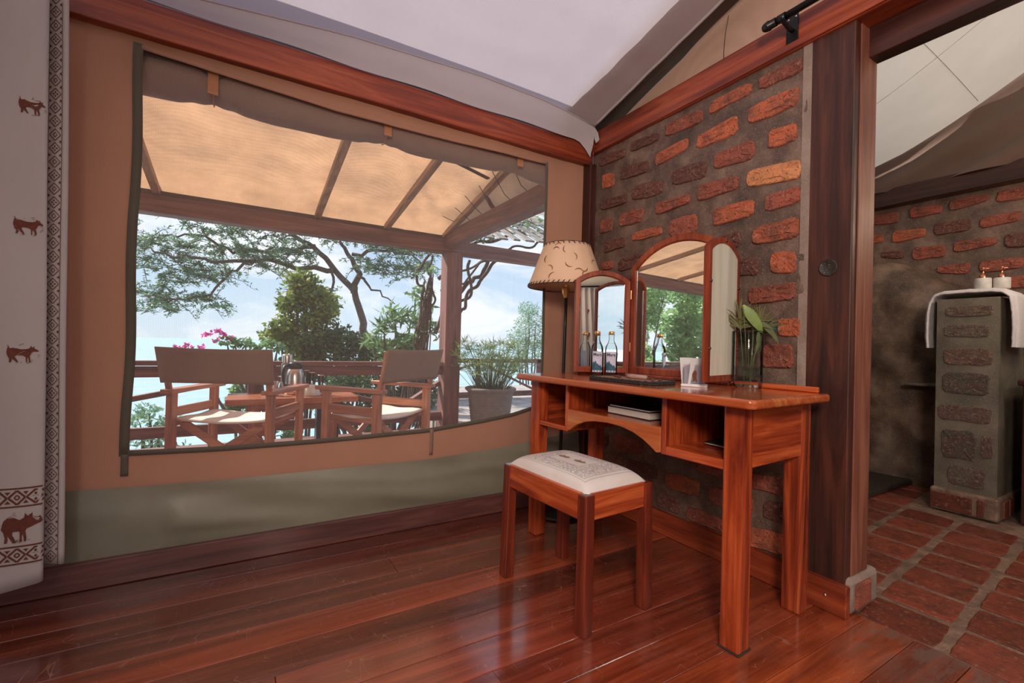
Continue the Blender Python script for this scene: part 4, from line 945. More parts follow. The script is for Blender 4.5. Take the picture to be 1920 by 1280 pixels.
# ---------------- curtain rod on the beam ----------------
rod = thing('curtain_rod', 'black metal curtain rod with ball end fixed to the beam', 'curtain rod', (1.72, .96, 2.165))
MB().tube([(0, .03, 0), (0, -2.6, 0)], .0125, 16).build('rod', BLACK, rod)
MB().tube([(0, .075, 0), (0, .070, 0), (0, .062, 0), (0, .05, 0), (0, .045, 0), (0, .044, 0), (0, .020, 0), (0, .018, 0)], [.002, .012, .0165, .0185, .0185, .016, .016, .013], 18).build('finial', BLACK, rod)
br2 = MB().box(.073, -.022, -.088, .079, .022, .045, .001).tube([(.076, -.002, -.02), (.05, -.002, -.022), (.02, -.002, -.012), (0, -.002, -.008)], .008, 10).tube([(0, .012, 0), (0, -.016, 0)], .0155, 16).build('bracket', BLACK, rod)
for y, z in ((-.014, -.075), (.014, -.075), (.014, .03), (-.014, .03)):
    MB().lathe([(0, .002), (.003, .0018), (.0042, 0)], 8).build('screw', SCREW, br2).matrix_local = Matrix.Translation((.073, y, z)) @ Matrix.Rotation(-PI / 2, 4, 'Y')
# ---------------- bathroom things ----------------
tw = thing('towel', 'folded white terry towel draped over the rendered pillar', 'towel', (3.8, .9, 1.25))
TP = [(1.075, .955), (1.08, 1.03), (1.078, 1.15), (1.07, 1.225), (1.05, 1.262), (1.02, 1.272), (.92, 1.274), (.82, 1.272), (.775, 1.266), (.745, 1.24), (.735, 1.15), (.733, 1.05), (.735, .965)]
def tow(xa, xb, thk, seed):
    m = MB(); ring = []
    n = len(TP)
    def outl(k):
        p = Vector(TP[k]); d = (Vector(TP[min(k + 1, n - 1)]) - Vector(TP[max(k - 1, 0)])).normalized(); nn = Vector((-d.y, d.x)); nn = nn if nn.dot(p - Vector((.9, .9))) > 0 else -nn
        return p, nn
    def fn(u, v):
        k = u * (n - 1); i = min(int(k), n - 2); (p0, n0), (p1, n1) = outl(i), outl(i + 1); p = p0.lerp(p1, k - i); nn = n0.lerp(n1, k - i)
        a = v * 2 * PI; bx = lerp(xa, xb, .5 - .5 * math.cos(a) * 1.0 if False else .5 + .5 * math.copysign(abs(math.cos(a)) ** .35, math.cos(a)))
        of = thk * (.5 + .5 * math.copysign(abs(math.sin(a)) ** .5, math.sin(a)))
        of += .003 * NZ.noise(Vector((p.x * 40, bx * 40, p.y * 40 + seed)))
        return (bx - 3.8, p.x + nn.x * of - .9, p.y + nn.y * of - 1.25)
    m.grid(60, 24, fn)
    return m
tow(3.60, 3.95, .016, 1).build('folded_layer', TOWEL, tw)
tow(3.625, 3.93, .030, 9).build('folded_layer', TOWEL, tw)
for (x, y, lab) in ((3.70, .868, 'left stone soap dispenser with copper pump on the towel'), (3.74, .800, 'right stone soap dispenser with copper pump on the towel')):
    dsp = thing('soap_dispenser', lab, 'dispenser', (x, y, 1.302), 0, 'soap dispensers on the pillar')
    MB().lathe([(0, 0), (.034, 0), (.036, .003), (.036, .060), (.033, .063), (0, .063)], 28).build('body', CERAM, dsp)
    MB().lathe([(.015, .063), (.015, .083), (.006, .084), (.0055, .118), (.009, .119), (.009, .126), (0, .127)], 16).tube([(0, 0, .121), (.02, -.02, .122), (.03, -.03, .117)], .003, 8).build('pump', COPPER, dsp)
sf = tag(MB().box(4.0 - .08, 1.045, .70, 4.12, 1.30, .722, .008).build('stone_shelf', PILM), 'small grey stone shelf on the shower wall beside the pillar', 'shelf')
vn = thing('vanity_cabinet', 'dark wooden vanity cabinet right of the rendered pillar', 'cabinet', (3.9, .2, 0))
MB().box(-.22, -.6, .0, .10, .50, .755, .004).build('body', DARKW[2], vn)
MB().box(-.25, -.62, .755, .12, .515, .785, .005).build('worktop', DARKW[1], vn)
for a, b in ((.02, .47), (-.47, -.02)): dd = MB().box(-.235, a, .09, -.218, b, .72, .004).build('door', DARKW[2], vn); MB().tube([(-.245, a + .05 if a > 0 else b - .05, .42), (-.25, a + .05 if a > 0 else b - .05, .44), (-.245, a + .05 if a > 0 else b - .05, .46)], .004, 6).build('handle', BLACK, dd)
# ---------------- veranda ----------------
YR = 4.35
def deckmat():
    m, t = newmat('veranda_paving'); tc = t.node('ShaderNodeTexCoord').outputs['Object']
    n1 = t.noise(tc, 5, 7, .7); n2 = t.noise(tc, 60, 4, .7)
    c = t.ramp(n1, [(.3, (.28, .23, .20)), (.5, (.42, .37, .33)), (.7, (.58, .52, .47))]); c = t.mix(t.ramp(n2, [(.6, 0), (.7, .4)]), c, (.18, .13, .11))
    bsdf(t, c, .8, normal=t.bump(n2, .4, .005)); return m
DECK = deckmat()
vf = struct(BX(-5.2, 2.2, -.2, 1.98, 4.6, -.012, ch=0).build('floor_veranda', OUTW[0]))
vr_ = random.Random(9)
for i in range(17):
    y = 2.22 + i * .14
    BX(-5.2, y + .003, -.03, 1.98, y + .137, 0, ch=.002).build('deck_board', OUTW[0], vf)
pv = struct(BX(1.98, 2.2, -.2, 9, 9.0, -.02, ch=0).build('floor_terrace', DECK))
for i in range(9):
    for j in range(12):
        x = 2.0 + i * .42; y = 2.3 + j * .42
        if y > 6.6: continue
        BX(x + .006, y + .006, -.03, x + .41, y + .41, vr_.uniform(-.008, .002), ch=.006).build('paving_stone', DECK, pv)
vb = struct(MB().box(-5.2, YR - .07, 1.823, 5.2, YR + .07, 1.955, .006).build('trim_10', OUTW[0]), 'dark veranda eave beam outside the window')
MB().box(-5.2, YR - .03, 1.955, 1.95, YR + .03, 2.0, .004).build('batten', DARKW[0], vb)
sb = struct(MB().box(1.73, 2.3, 1.87, 1.85, YR, 2.02, .006).build('trim_11', OUTW[1]), 'veranda side beam running back to the tent')
struct(MB().box(1.755, YR - .085, 0, 1.925, YR + .085, 1.83, .006).build('trim_12', OUTW[2]), 'veranda corner post behind the right armchair')
struct(MB().box(-5.1, YR - .085, 0, -4.93, YR + .085, 1.83, .006).build('trim_13', OUTW[2]), 'far left veranda post')
def vroof(u, v):
    x = lerp(-5.2, 1.83, u); y = lerp(2.20, YR + .02, v)
    z = 2.075 + .150 * (YR - y)
    pos = [-5.0, -3.9, -2.8, -1.7, -.59, .54, 1.15, 1.80]
    near = min(abs(x - q) for q in pos)
    z += -.03 * math.sin(min(1, near / .28) * PI / 2) * math.sin(v * PI) - .10 * max(0, v - .86) / .14 * .9
    z += .012 * NZ.noise(Vector((x * 3 + y * 2, y * 2 - x, 0))) + (.02 * NZ.noise(Vector((x * 10 - y * 6, y * 3, 4))) if x > 1.0 else 0)
    if x > 1.60: z = lerp(z, 2.015, min(1, ((x - 1.60) / .19)) ** 1.3)
    return (x, y, z)
POLE = wood('pole_wood', (.26, .15, .10), (.42, .27, .18), (.55, .38, .28), 1, .7, coat=0)
vrf = struct(MB().grid(150, 40, vroof).build('ceiling_veranda', VROOF))
for x, xo in ((-5.0, 0), (-3.9, 0), (-2.8, 0), (-1.7, 0), (-.59, 0), (.54, 0), (1.15, 0), (1.68, .06)):
    MB().bar((x + xo, YR, 1.99), (x - xo * 1, 2.25, 2.315), .05, .05, .004).build('rafter', POLE, vrf)
rc = random.Random(2)
for i in range(7):
    y = 2.55 + i * .24
    MB().tube([(1.60, y + .05, 2.075 + .15 * (YR - y) - .02), (1.70, y, 2.06), (1.79, y - .02, 1.99), (1.80, y - .03, 1.86)], .003, 5).build('lashing_cord', LEATH, vrf)
MB().bar((1.78, 3.3, 1.98), (1.66, 3.35, 2.19), .03, .03).build('strut', OUTW[2], vrf)
MB().bar((1.02, 2.95, 2.235), (1.62, 3.15, 2.20), .035, .012).build('buckled_strap', DARKW[0], vrf)
# pergola poles and bark strips right of the veranda
pg = thing('pergola', 'weathered slatted pergola roof beyond the veranda corner', 'pergola', (3.0, 5.0, 0))
for i in range(16):
    x = 2.05 + i * .17
    MB().bar((x, YR - .1, 2.02 + .02 * i * .6), (x + .25 + rc.uniform(-.05, .05), 6.4, 3.05 + .01 * i + rc.uniform(-.03, .03)), rc.uniform(.07, .13), .02, .003).build('slat', GREYW, pg, loc=(-3, -5, 0))
for y in (4.95, 5.9): MB().tube([(1.9, y, 2.05 + (y - 4.35) * .45), (5.0, y - .1, 2.12 + (y - 4.35) * .45)], .035, 8).build('pole', GREYW, pg, loc=(-3, -5, 0))
for x in (4.9,): MB().tube([(x, 4.4, 0), (x, 4.4, 2.1)], .05, 8).build('post', GREYW, pg, loc=(-3, -5, 0))
# railing
rl = thing('veranda_railing', 'dark wooden veranda railing with angled braces facing the lake', 'railing', (0, YR, 0))
def RB_(name, a, b, w_, t_, mat=OUTW[0]): return MB().bar(a, b, w_, t_, .003, up=(0, 0, 1)).build(name, mat, rl)
def hb(name, x0, x1, z0, z1, y0=-.02, y1=.02): return BX(x0, y0, z0, x1, y1, z1, ch=.004).build(name, OUTW[0], rl)
hb('top_rail', -4.93, 1.755, .675, .712, -.06, .05); hb('upper_board', -4.93, 1.755, .585, .668)
hb('lower_board', -4.93, 1.755, .12, .205)
for x in (-3.1, -1.05, .10): BX(x - .05, .03, 0, x + .05, .12, .67, ch=.004).build('post', OUTW[2], rl)
def brace(x0, z0, x1, z1, yy=.035): return MB().bar((x0, yy, z0), (x1, yy, z1), .04, .085, .003, up=(0, 1, 0)).build('brace', OUTW[0], rl)
brace(-1.0, .36, .08, .58); brace(.12, .60, 1.74, .16); brace(-3.1, .2, -1.1, .6); brace(-4.9, .6, -3.15, .2); brace(1.76, .5, 1.35, .25, .06)
def railing2():
    r2 = thing('side_railing', 'thin wooden railing with crossed braces at the end of the terrace', 'railing', (3.6, 6.7, 0))
    def b2(n, x0, x1, z0, z1): BX(x0 - 3.6, -.02, z0, x1 - 3.6, .02, z1, ch=.003).build(n, OUTW[0], r2)
    b2('top_rail', 2.0, 5.6, .60, .67); b2('lower_rail', 2.0, 5.6, .03, .12)
    for x in (2.1, 3.35, 4.55, 5.5): b2('post', x - .04, x + .04, 0, .66)
    for x0, z0, x1, z1 in ((2.15, .6, 2.6, .40), (2.15, .25, 3.3, .58), (3.4, .60, 4.5, .12), (4.6, .1, 5.45, .6)):
        MB().bar((x0 - 3.6, 0.03, z0), (x1 - 3.6, .03, z1), .03, .07, .003, up=(0, 1, 0)).build('brace', OUTW[0], r2)
railing2()
# ---------------- director chairs ----------------
def dchair(label, x, y, rz, sx, sz):
    c = thing('director_chair', label, 'chair', (x, y, 0), rz, 'folding canvas chairs on the veranda')
    X_ = .262 * sx
    def p(n, *a, mat=2, ch=.003): return MB().box(a[0], a[1], a[2] * sz, a[3], a[4], a[5] * sz, ch).build(n, CHW[mat], c)
    for s in (-1, 1):
        for yy in (-.20, .20): p('leg', s * X_ - .018, yy - .026, 0, s * X_ + .018, yy + .026, .60)
        p('armrest', s * X_ - .034, -.25, .60, s * X_ + .034, .27, .625, mat=1)
        p('side_rail', s * X_ - .011, -.19, .455, s * X_ + .011, .19, .51, mat=1)
        p('bottom_rail', s * X_ - .012, -.22, .05, s * X_ + .012, .22, .105, mat=1)
        p('seat_rail', s * (X_ - .035) - .015, -.19, .405, s * (X_ - .035) + .015, .19, .435, mat=1)
        MB().bar((s * X_, -.215, .58 * sz), (s * X_ * 1.03, -.272, .86 * sz), .022, .028, .002, up=(1, 0, 0)).build('back_stile', CHW[2], c)
    for yy in (-.165, .165):
        MB().bar((-X_ + .04, yy, .42 * sz), (X_ - .03, yy, .09 * sz), .045, .02, .003, up=(0, 1, 0)).build('cross_brace', CHW[0], c)
        MB().bar((X_ - .04, yy + .022, .42 * sz), (-X_ + .03, yy + .022, .09 * sz), .045, .02, .003, up=(0, 1, 0)).build('cross_brace', CHW[0], c)
    MB().grid(20, 14, lambda u, v: (lerp(-X_ + .02, X_ - .02, u), lerp(-.19, .19, v), (.440 - .018 * math.sin(u * PI) + .004 * math.sin(v * 9)) * sz)).build('seat', SEATC, c, solid=.012)
    MB().grid(24, 10, lambda u, v: (lerp(-X_ * 1.10, X_ * 1.14, u) * (1 + .02 * v), lerp(-.252, -.298, v), (lerp(.665, .875, v) - .008 * math.sin(u * PI) * (v - .2)) * sz)).build('backrest', CHCAN, c, solid=.010)
    return c
dchair('folding canvas armchair on the left, seen straight from behind', .0, 3.28, -.49, 1.06, .96)
dchair('folding canvas armchair on the right, turned side on beside the corner post', .80, 3.07, .63, 1.0, .98)
# ---------------- veranda table and things on it ----------------
tz = .465
tb = thing('veranda_table', 'low orange-brown wooden table by the veranda railing', 'table', (.36, 3.96, 0), -.02)
BX(-.45, -.23, tz - .045, .45, .21, tz, ch=.005).build('table_top', TABW, tb)
BX(-.32, -.15, tz - .10, .32, .15, tz - .045, ch=.003).build('frame', CHW[0], tb)
for sx in (-1, 1):
    for sy in (-1, 1): BX(sx * .27 - .035, sy * .14 - .03, 0, sx * .27 + .035, sy * .14 + .03, tz - .05, ch=.004).build('leg', CHW[2], tb)
bin_ = thing('waste_bin', 'dark tapered bin under the veranda table', 'bin', (.62, 4.02, 0))
MB().box(-.085, -.06, 0, .085, .06, .34, .006).build('body', BLACK, bin_)
fk = thing('steel_flask', 'brushed steel coffee flask with black lid and handle on the veranda table', 'flask', (.371, 4.0, tz), .4)
MB().lathe([(0, 0), (.072, 0), (.076, .006), (.074, .05), (.070, .15), (.058, .185), (.046, .205)], 32).build('body', STEEL, fk)
MB().lathe([(.047, .200), (.052, .205), (.050, .245), (.044, .252), (0, .254)], 28).tube([(-.045, 0, .235), (-.085, 0, .225), (-.100, 0, .17), (-.094, 0, .09), (-.075, 0, .07)], [.010, .012, .012, .011, .008], 8).build('lid_and_handle', BLACK, fk)
b_ = thing('thermos_bottle', 'slim grey thermos with steel cup lid behind the coffee flask', 'thermos', (.318, 4.11, tz))
MB().lathe([(0, 0), (.040, 0), (.042, .005), (.042, .235), (.036, .245)], 24).build('body', plain('grey_green_enamel', (.10, .13, .11), .4), b_)
MB().lathe([(.037, .238), (.038, .30), (.035, .312), (0, .313)], 24).build('cup_lid', STEEL, b_)
cp = thing('milk_jug', 'small steel jug with handle left of the coffee flask', 'jug', (.215, 3.93, tz))
MB().lathe([(0, 0), (.034, 0), (.036, .005), (.034, .075), (.040, .11), (.036, .115)], 24).build('body', STEEL, cp)
MB().tube([(.034, 0, .10), (.06, 0, .10), (.066, 0, .06), (.036, 0, .03)], .004, 8).build('handle', STEEL, cp)
jg = thing('sugar_pot', 'white domed pot with handle on the veranda table right of the flask', 'pot', (.478, 3.855, tz))
MB().lathe([(0, 0), (.062, 0), (.064, .01), (.052, .06), (.045, .078), (.02, .086), (0, .088)], 28).lathe([(0, .088), (.008, .092), (.007, .104), (0, .106)], 12).build('body', CERAM, jg)
MB().tube([(.055, 0, .06), (.085, 0, .05), (.088, 0, .02), (.06, 0, .01)], .005, 8).build('handle', WHITEP, jg)
for i, (dx, dy, h) in enumerate(((-.02, .10, .19), (.005, .08, .175), (.045, .04, .155))):
    g = thing('tall_glass', ['left tall rimmed glass behind the white pot', 'middle tall rimmed glass behind the white pot', 'right tall rimmed glass beside the white pot'][i], 'glass', (.478 + dx * 1.6, 3.87 + dy, tz), 0, 'tall glasses on the veranda table')
    MB().lathe([(0, .002), (.018, .002), (.022, h), (.0205, h), (.017, .008), (0, .008)], 18).build('vessel', GLASS, g)
    MB().lathe([(.022, h - .004), (.026, h), (.022, h + .003)], 18).build('rim', STEEL, g)
# ---------------- potted papyrus ----------------
pt = thing('potted_papyrus', 'grassy plant in a large ribbed grey pot right of the post', 'plant', (2.20, 4.10, 0))
pp = []
for i in range(40):
    z = i / 39 * .42; r = lerp(.175, .232, (z / .42) ** .8) + .004 * math.sin(z * 230)
    pp.append((r, z))
pp = [(0, 0)] + pp + [(.245, .43), (.262, .445), (.262, .462), (.245, .47), (.225, .46), (.215, .42), (0, .42)]
MB().lathe(pp, 40).build('pot', POTM, pt)
MB().lathe([(.216, .425), (0, .432)], 24).build('soil', SOIL, pt)
rp = random.Random(12)
m = MB(); st_m = MB()
for i in range(170):
    a = rp.uniform(0, 2 * PI); r = rp.uniform(0, .17); b = Vector((r * math.cos(a), r * math.sin(a), .43))
    h = rp.uniform(.18, .50); ln = rp.uniform(.05, .45); tp_ = Vector((b.x * 1.4 + math.cos(a) * ln * .6, b.y * 1.4 + math.sin(a) * ln * .6, .43 + h))
    md_ = b.lerp(tp_, .5) + Vector((0, 0, .05))
    st_m.tube([b, md_, tp_], [.0028, .0022, .0015], 4)
    for q in range(11):
        th = rp.uniform(0, 2 * PI); el = rp.uniform(-.2, 1.2); L_ = rp.uniform(.05, .11)
        d = Vector((math.cos(th) * math.cos(el), math.sin(th) * math.cos(el), math.sin(el))) * L_
        blade(m, tp_, tp_ + d, .007, .004, 2, side=d.cross(Vector((rp.uniform(-1, 1), rp.uniform(-1, 1), .5))).normalized())
tag(m.build('leaf_blades', PAPY, pt), kind='stuff'); st_m.build('stalks', PAPY, pt)
# ---------------- foliage helpers ----------------
def leaves(m, c, rad, n, ln, wd, rnd, shell=.3, up=.2):
    c = Vector(c)
    for i in range(n):
        d = Vector((rnd.gauss(0, 1), rnd.gauss(0, 1), rnd.gauss(0, 1))).normalized(); r = rnd.uniform(shell, 1) ** .6
        p = c + Vector((d.x * rad[0], d.y * rad[1], d.z * rad[2])) * r
        a = Vector((rnd.gauss(0, 1), rnd.gauss(0, 1), rnd.gauss(up, .7))).normalized(); s = a.cross(Vector((rnd.gauss(0, 1), rnd.gauss(0, 1), rnd.gauss(0, 1)))).normalized()
        L_ = ln * rnd.uniform(.6, 1.3); W_ = wd * rnd.uniform(.7, 1.2) / 2
        m.add([p, p + a * L_ * .45 + s * W_, p + a * L_, p + a * L_ * .45 - s * W_], [(0, 1, 2, 3)])
def wig(pts, rnd, amp, sub=4):
    out = []
    for a, b in zip(pts, pts[1:]):
        a = Vector(a); b = Vector(b)
        for i in range(sub): out.append(a.lerp(b, i / sub) + Vector((rnd.uniform(-amp, amp), rnd.uniform(-amp, amp), rnd.uniform(-amp, amp))))
    out.append(Vector(pts[-1])); return out
# acacia
ra = random.Random(31)
BR = {
 'trunk': ([[2.25, 9.15, -6], [2.19, 9.19, -.69], [2.08, 9.24, .9], [2.02, 9.27, 1.37], [1.88, 9.34, 1.87], [1.54, 9.54, 2.31], [1.18, 9.75, 2.73], [.79, 9.98, 2.98]], .095, .04),
 'b2': ([[1.88, 9.34, 1.87], [1.94, 9.3, 2.22], [1.83, 9.37, 2.59], [1.6, 9.5, 2.88]], .07, .03),
 'b3': ([[1.54, 9.54, 2.31], [.9, 9.69, 2.31], [.18, 9.77, 2.4], [-.49, 9.82, 2.27], [-1.05, 9.92, 2.32], [-1.6, 10.25, 2.44]], .055, .012),
 'b4': ([[1.18, 9.75, 2.73], [.55, 10.13, 2.65], [-.18, 10.33, 2.59], [-.79, 10.46, 2.84], [-1.4, 10.82, 2.82]], .05, .012),
 'b5': ([[1.83, 9.37, 2.59], [2.37, 9.05, 2.71], [2.82, 8.77, 2.62], [3.1, 8.61, 2.42]], .04, .012),
 'b6': ([[1.94, 9.3, 2.22], [2.2, 9.15, 1.96], [2.58, 8.93, 1.66]], .03, .01),
 'b7': ([[.18, 9.77, 2.4], [-.24, 9.79, 2.1], [-.56, 9.87, 1.69], [-1.03, 9.91, 1.56], [-1.56, 10.23, 1.59]], .03, .01),
 'b8': ([[1.54, 9.54, 2.31], [1.45, 9.4, 1.9], [1.5, 9.2, 1.5], [1.55, 9.1, 1.35]], .03, .01),
}
at_ = thing('acacia_tree', 'spreading feathery acacia tree beyond the railing', 'tree', (2.25, 9.15, -6)); A0 = (-2.25, -9.15, 6)
m = MB()
for k_, (p, r0, r1) in BR.items():
    q = wig(p, ra, .05 if k_ != 'trunk' else .02, 4); m.tube(q, [lerp(r0, r1, i / (len(q) - 1)) for i in range(len(q))], 7)
twigs = []
CAN = [[-1.38, 10.69, 2.65], [-1.71, 10.89, 2.64], [-.95, 10.44, 2.51], [-.52, 10.18, 2.82], [-.1, 9.93, 2.94], [.17, 9.77, 2.45], [.51, 9.57, 2.86], [.93, 9.31, 2.97], [1.37, 9.06, 2.88], [1.89, 8.75, 2.8], [2.32, 8.49, 2.71], [2.66, 8.29, 2.62], [-.85, 10.38, 2.21], [-.42, 10.13, 2.03], [-1.37, 10.69, 2.2], [-1.61, 10.84, 1.74], [-1.09, 10.53, 1.6], [-.58, 10.23, 1.57], [-.17, 9.98, 2.53], [-1.1, 10.54, 2.0], [.86, 9.36, 2.47], [1.19, 9.16, 3.08], [.5, 9.57, 3.16], [1.62, 8.9, 3.04], [.07, 9.83, 3.09], [2.07, 8.64, 2.3], [2.42, 8.44, 2.22], [2.76, 8.23, 2.33], [-1.35, 10.69, 1.4], [1.14, 9.2, 1.67], [.5, 9.6, 2.3], [2.6, 9.6, 3.3], [1.6, 9.6, 3.4], [.3, 10, 3.4], [-.8, 10.3, 3.2]]
lf = MB()
for c in CAN:
    for q in range(20):
        c0 = Vector(c) + Vector((ra.uniform(-.35, .35), ra.uniform(-.35, .35), ra.uniform(-.10, .12)))
        d = Vector((ra.gauss(0, 1), ra.gauss(0, 1), ra.gauss(-.15, .3))).normalized() * ra.uniform(.25, .5)
        pts = [c0, c0 + d * .5 + Vector((0, 0, .03)), c0 + d + Vector((0, 0, -.04))]
        m.tube(pts, [.010, .006, .002], 4, cap=False)
        for z in range(38):
            t_ = ra.random(); p = c0 + d * t_ + Vector((0, 0, .05 * math.sin(t_ * PI)))
            a = Vector((ra.gauss(0, 1), ra.gauss(0, 1), ra.gauss(.1, .5))).normalized(); s = a.cross(Vector((ra.gauss(0, 1), ra.gauss(0, 1), 1))).normalized()
            L_ = ra.uniform(.05, .10); lf.add([p, p + a * L_ * .5 + s * .011, p + a * L_, p + a * L_ * .5 - s * .011], [(0, 1, 2, 3)])
m.build('trunk', BARK, at_, loc=A0); tag(lf.build('crown', LACA, at_, loc=A0), kind='stuff')
def shrub(name, label, cs, rad, n, ln, wd, mat, seed, base, stems=True, cat='shrub', shell=.2):
    rnd = random.Random(seed); c0 = Vector(base); t_ = thing(name, label, cat, base); m = MB(); sm = MB()
    for c in cs:
        rr_ = [rad[i] * rnd.uniform(.8, 1.2) for i in range(3)]
        leaves(m, Vector(c) - c0, rr_, n, ln, wd, rnd, shell)
        if stems: sm.tube(wig([(rnd.uniform(-.1, .1), rnd.uniform(-.1, .1), 0), (Vector(c) - c0) * .6, Vector(c) - c0], rnd, .03, 3), [.02] * 6 + [.004], 5)
    tag(m.build('foliage', mat, t_), kind='stuff')
    if stems: sm.build('stems', BARK, t_)
    return t_
shrub('garden_bush', 'tall yellow-green bush rising behind the coffee flask', [[.72, 7.71, 1.80], [.83, 7.64, 1.53], [.62, 7.77, 1.45], [1.01, 7.54, 1.54], [.95, 7.58, 1.21], [.60, 7.79, 1.11], [.75, 7.7, .79], [1.03, 7.53, .88], [.9, 7.62, .55], [.85, 7.6, 1.7], [.5, 7.8, .95], [1.1, 7.5, 1.35]], (.25, .25, .19), 560, .085, .05, LBUSH, 1, (.8, 7.65, -1), shell=.0)
shrub('low_hedge', 'dense rounded green hedge behind the railing', [[1.03, 7.53, .88], [1.24, 7.41, .97], [1.45, 7.28, .89], [1.67, 7.15, .82], [1.32, 7.36, .68], [1.74, 7.11, .70], [.95, 7.6, .67], [1.5, 7.2, .45], [1.1, 7.3, .4]], (.26, .25, .20), 620, .07, .04, LDARK, 2, (1.4, 7.3, -1), shell=.0)
shrub('yellow_shrub', 'yellow-leaved shrub just above the railing right of the hedge', [[2.05, 7.1, .82], [1.95, 7.06, .74], [2.2, 7.0, .76]], (.2, .2, .16), 420, .07, .045, LBUSH, 22, (2.03, 6.94, -1))
shrub('low_shrub', 'dark leafy shrub growing below the railing behind the table', [[1.2, 6.62, .3], [1.52, 6.43, .27], [1.84, 6.24, .32], [2.16, 6.05, .25], [1.08, 6.7, -.08], [1.59, 6.39, -.14], [2.1, 6.09, .03]], (.25, .25, .22), 520, .08, .04, LDARK, 3, (1.6, 6.4, -1))
shrub('fresh_shrub', 'light green leafy shrub seen through the railing beside the table', [[-.07, 7.38, -.11], [-.01, 7.34, .11], [.25, 7.2, -.35], [.1, 7.1, -.5], [.6, 7.0, -.45]], (.14, .2, .22), 210, .10, .05, LFRESH, 4, (.1, 7.2, -1.5))
shrub('lance_leaf_shrub', 'shrub with long pointed leaves beside the corner post', [[1.49, 6.1, .9], [1.61, 6.02, 1.12], [1.72, 5.95, 1.26], [1.91, 5.84, 1.2], [2.02, 5.77, 1.49], [2.09, 5.74, 1.13], [1.85, 5.88, .91], [1.61, 6.02, .77], [1.95, 5.8, .8]], (.15, .18, .13), 85, .15, .035, LFRESH, 5, (1.8, 5.9, -1))
shrub('bank_shrub', 'thin light green shrub at the lower left below the railing', [[-1.2, 8.05, -.3], [-1.09, 7.99, -.15], [-.95, 7.91, -.36], [-.83, 7.83, -.29], [-1.17, 8.04, -.52], [-.95, 7.91, -.59], [-.7, 7.7, -.7]], (.16, .2, .13), 90, .09, .04, LPALE, 6, (-1, 7.95, -2))
shrub('bougainvillea', 'bougainvillea branch with leaves above the railing', [[-.09, 6.8, .85], [.03, 6.73, .82], [.15, 6.66, .79], [.27, 6.59, .84], [.39, 6.52, .80], [-.17, 6.85, .84], [.45, 6.5, .6], [-.6, 7.1, .68]], (.09, .12, .06), 45, .08, .04, LFRESH, 7, (.35, 6.6, -.8))
bgf = bpy.data.objects['bougainvillea']; mm = MB(); rnd = random.Random(77)
for c in [[-.39, 6.98, .93], [-.29, 6.92, .98], [-.22, 6.88, .95], [-.13, 6.83, .89], [-.29, 6.92, .85], [-.73, 7.18, .76], [-.67, 7.15, .74], [-.6, 7.11, .79], [-.46, 7.03, .755]]:
    leaves(mm, Vector(c) - Vector((.35, 6.6, -.8)), (.045, .045, .035), 26, .045, .04, rnd, 0)
mm.build('blossom', PETAL, bgf)
shrub('feathery_tree', 'pale feathery tree far right beyond the terrace', [[6.48, 10.1, 1.86], [6.43, 10.13, 1.44], [6.67, 9.99, 1.59], [6.62, 10.02, 1.02], [6.38, 10.17, .87], [6.75, 9.95, .74], [6.2, 10.2, 1.1], [6.9, 9.9, 1.2], [7.1, 9.9, .5], [6.3, 10.2, .4]], (.32, .3, .3), 420, .09, .022, LPALE, 8, (6.5, 10, -3), cat='tree')
shrub('terrace_weed', 'small seedling at the terrace edge behind the potted plant', [[3.05, 7.05, .3], [3.1, 7.05, .12], [3.0, 7.0, .45]], (.10, .1, .10), 26, .11, .018, LFRESH, 9, (3.0, 6.9, 0), cat='plant')
# twisting vine around the post
vine = thing('climbing_vine', 'twisted woody vine climbing beside the corner post', 'vine', (1.86, 5.2, 0)); V0 = Vector((1.86, 5.2, 0))
rv = random.Random(55); m = MB(); lv = MB()
def vst(p, r): 
    q = wig(p, rv, .045, 3)
    for _ in range(2):
        c_ = [q[0]]
        for a, b in zip(q, q[1:]): c_ += [a * .75 + b * .25, a * .25 + b * .75]
        q = c_ + [q[-1]]
    m.tube([a - V0 for a in q], [r * rv.uniform(.93, 1.07) for _ in q], 6)
for i in range(22):
    x = 1.80 + rv.uniform(-.10, .12)
    vst([(x, 5.15 + rv.uniform(-.1, .1), -.1), (x + rv.uniform(-.05, .08), 5.16, .5), (1.83 + rv.uniform(-.08, .08), 5.18, .9), (1.88 + rv.uniform(-.05, .06), 5.15, rv.uniform(1.2, 1.75))], rv.uniform(.006, .014))
vst([(1.86, 5.15, 1.25), (1.80, 5.18, 1.55), (1.76, 5.2, 1.75), (1.88, 5.14, 1.95)], .016); vst([(1.90, 5.15, 1.2), (1.95, 5.13, 1.43), (1.89, 5.16, 1.68), (1.92, 5.13, 1.95)], .013)
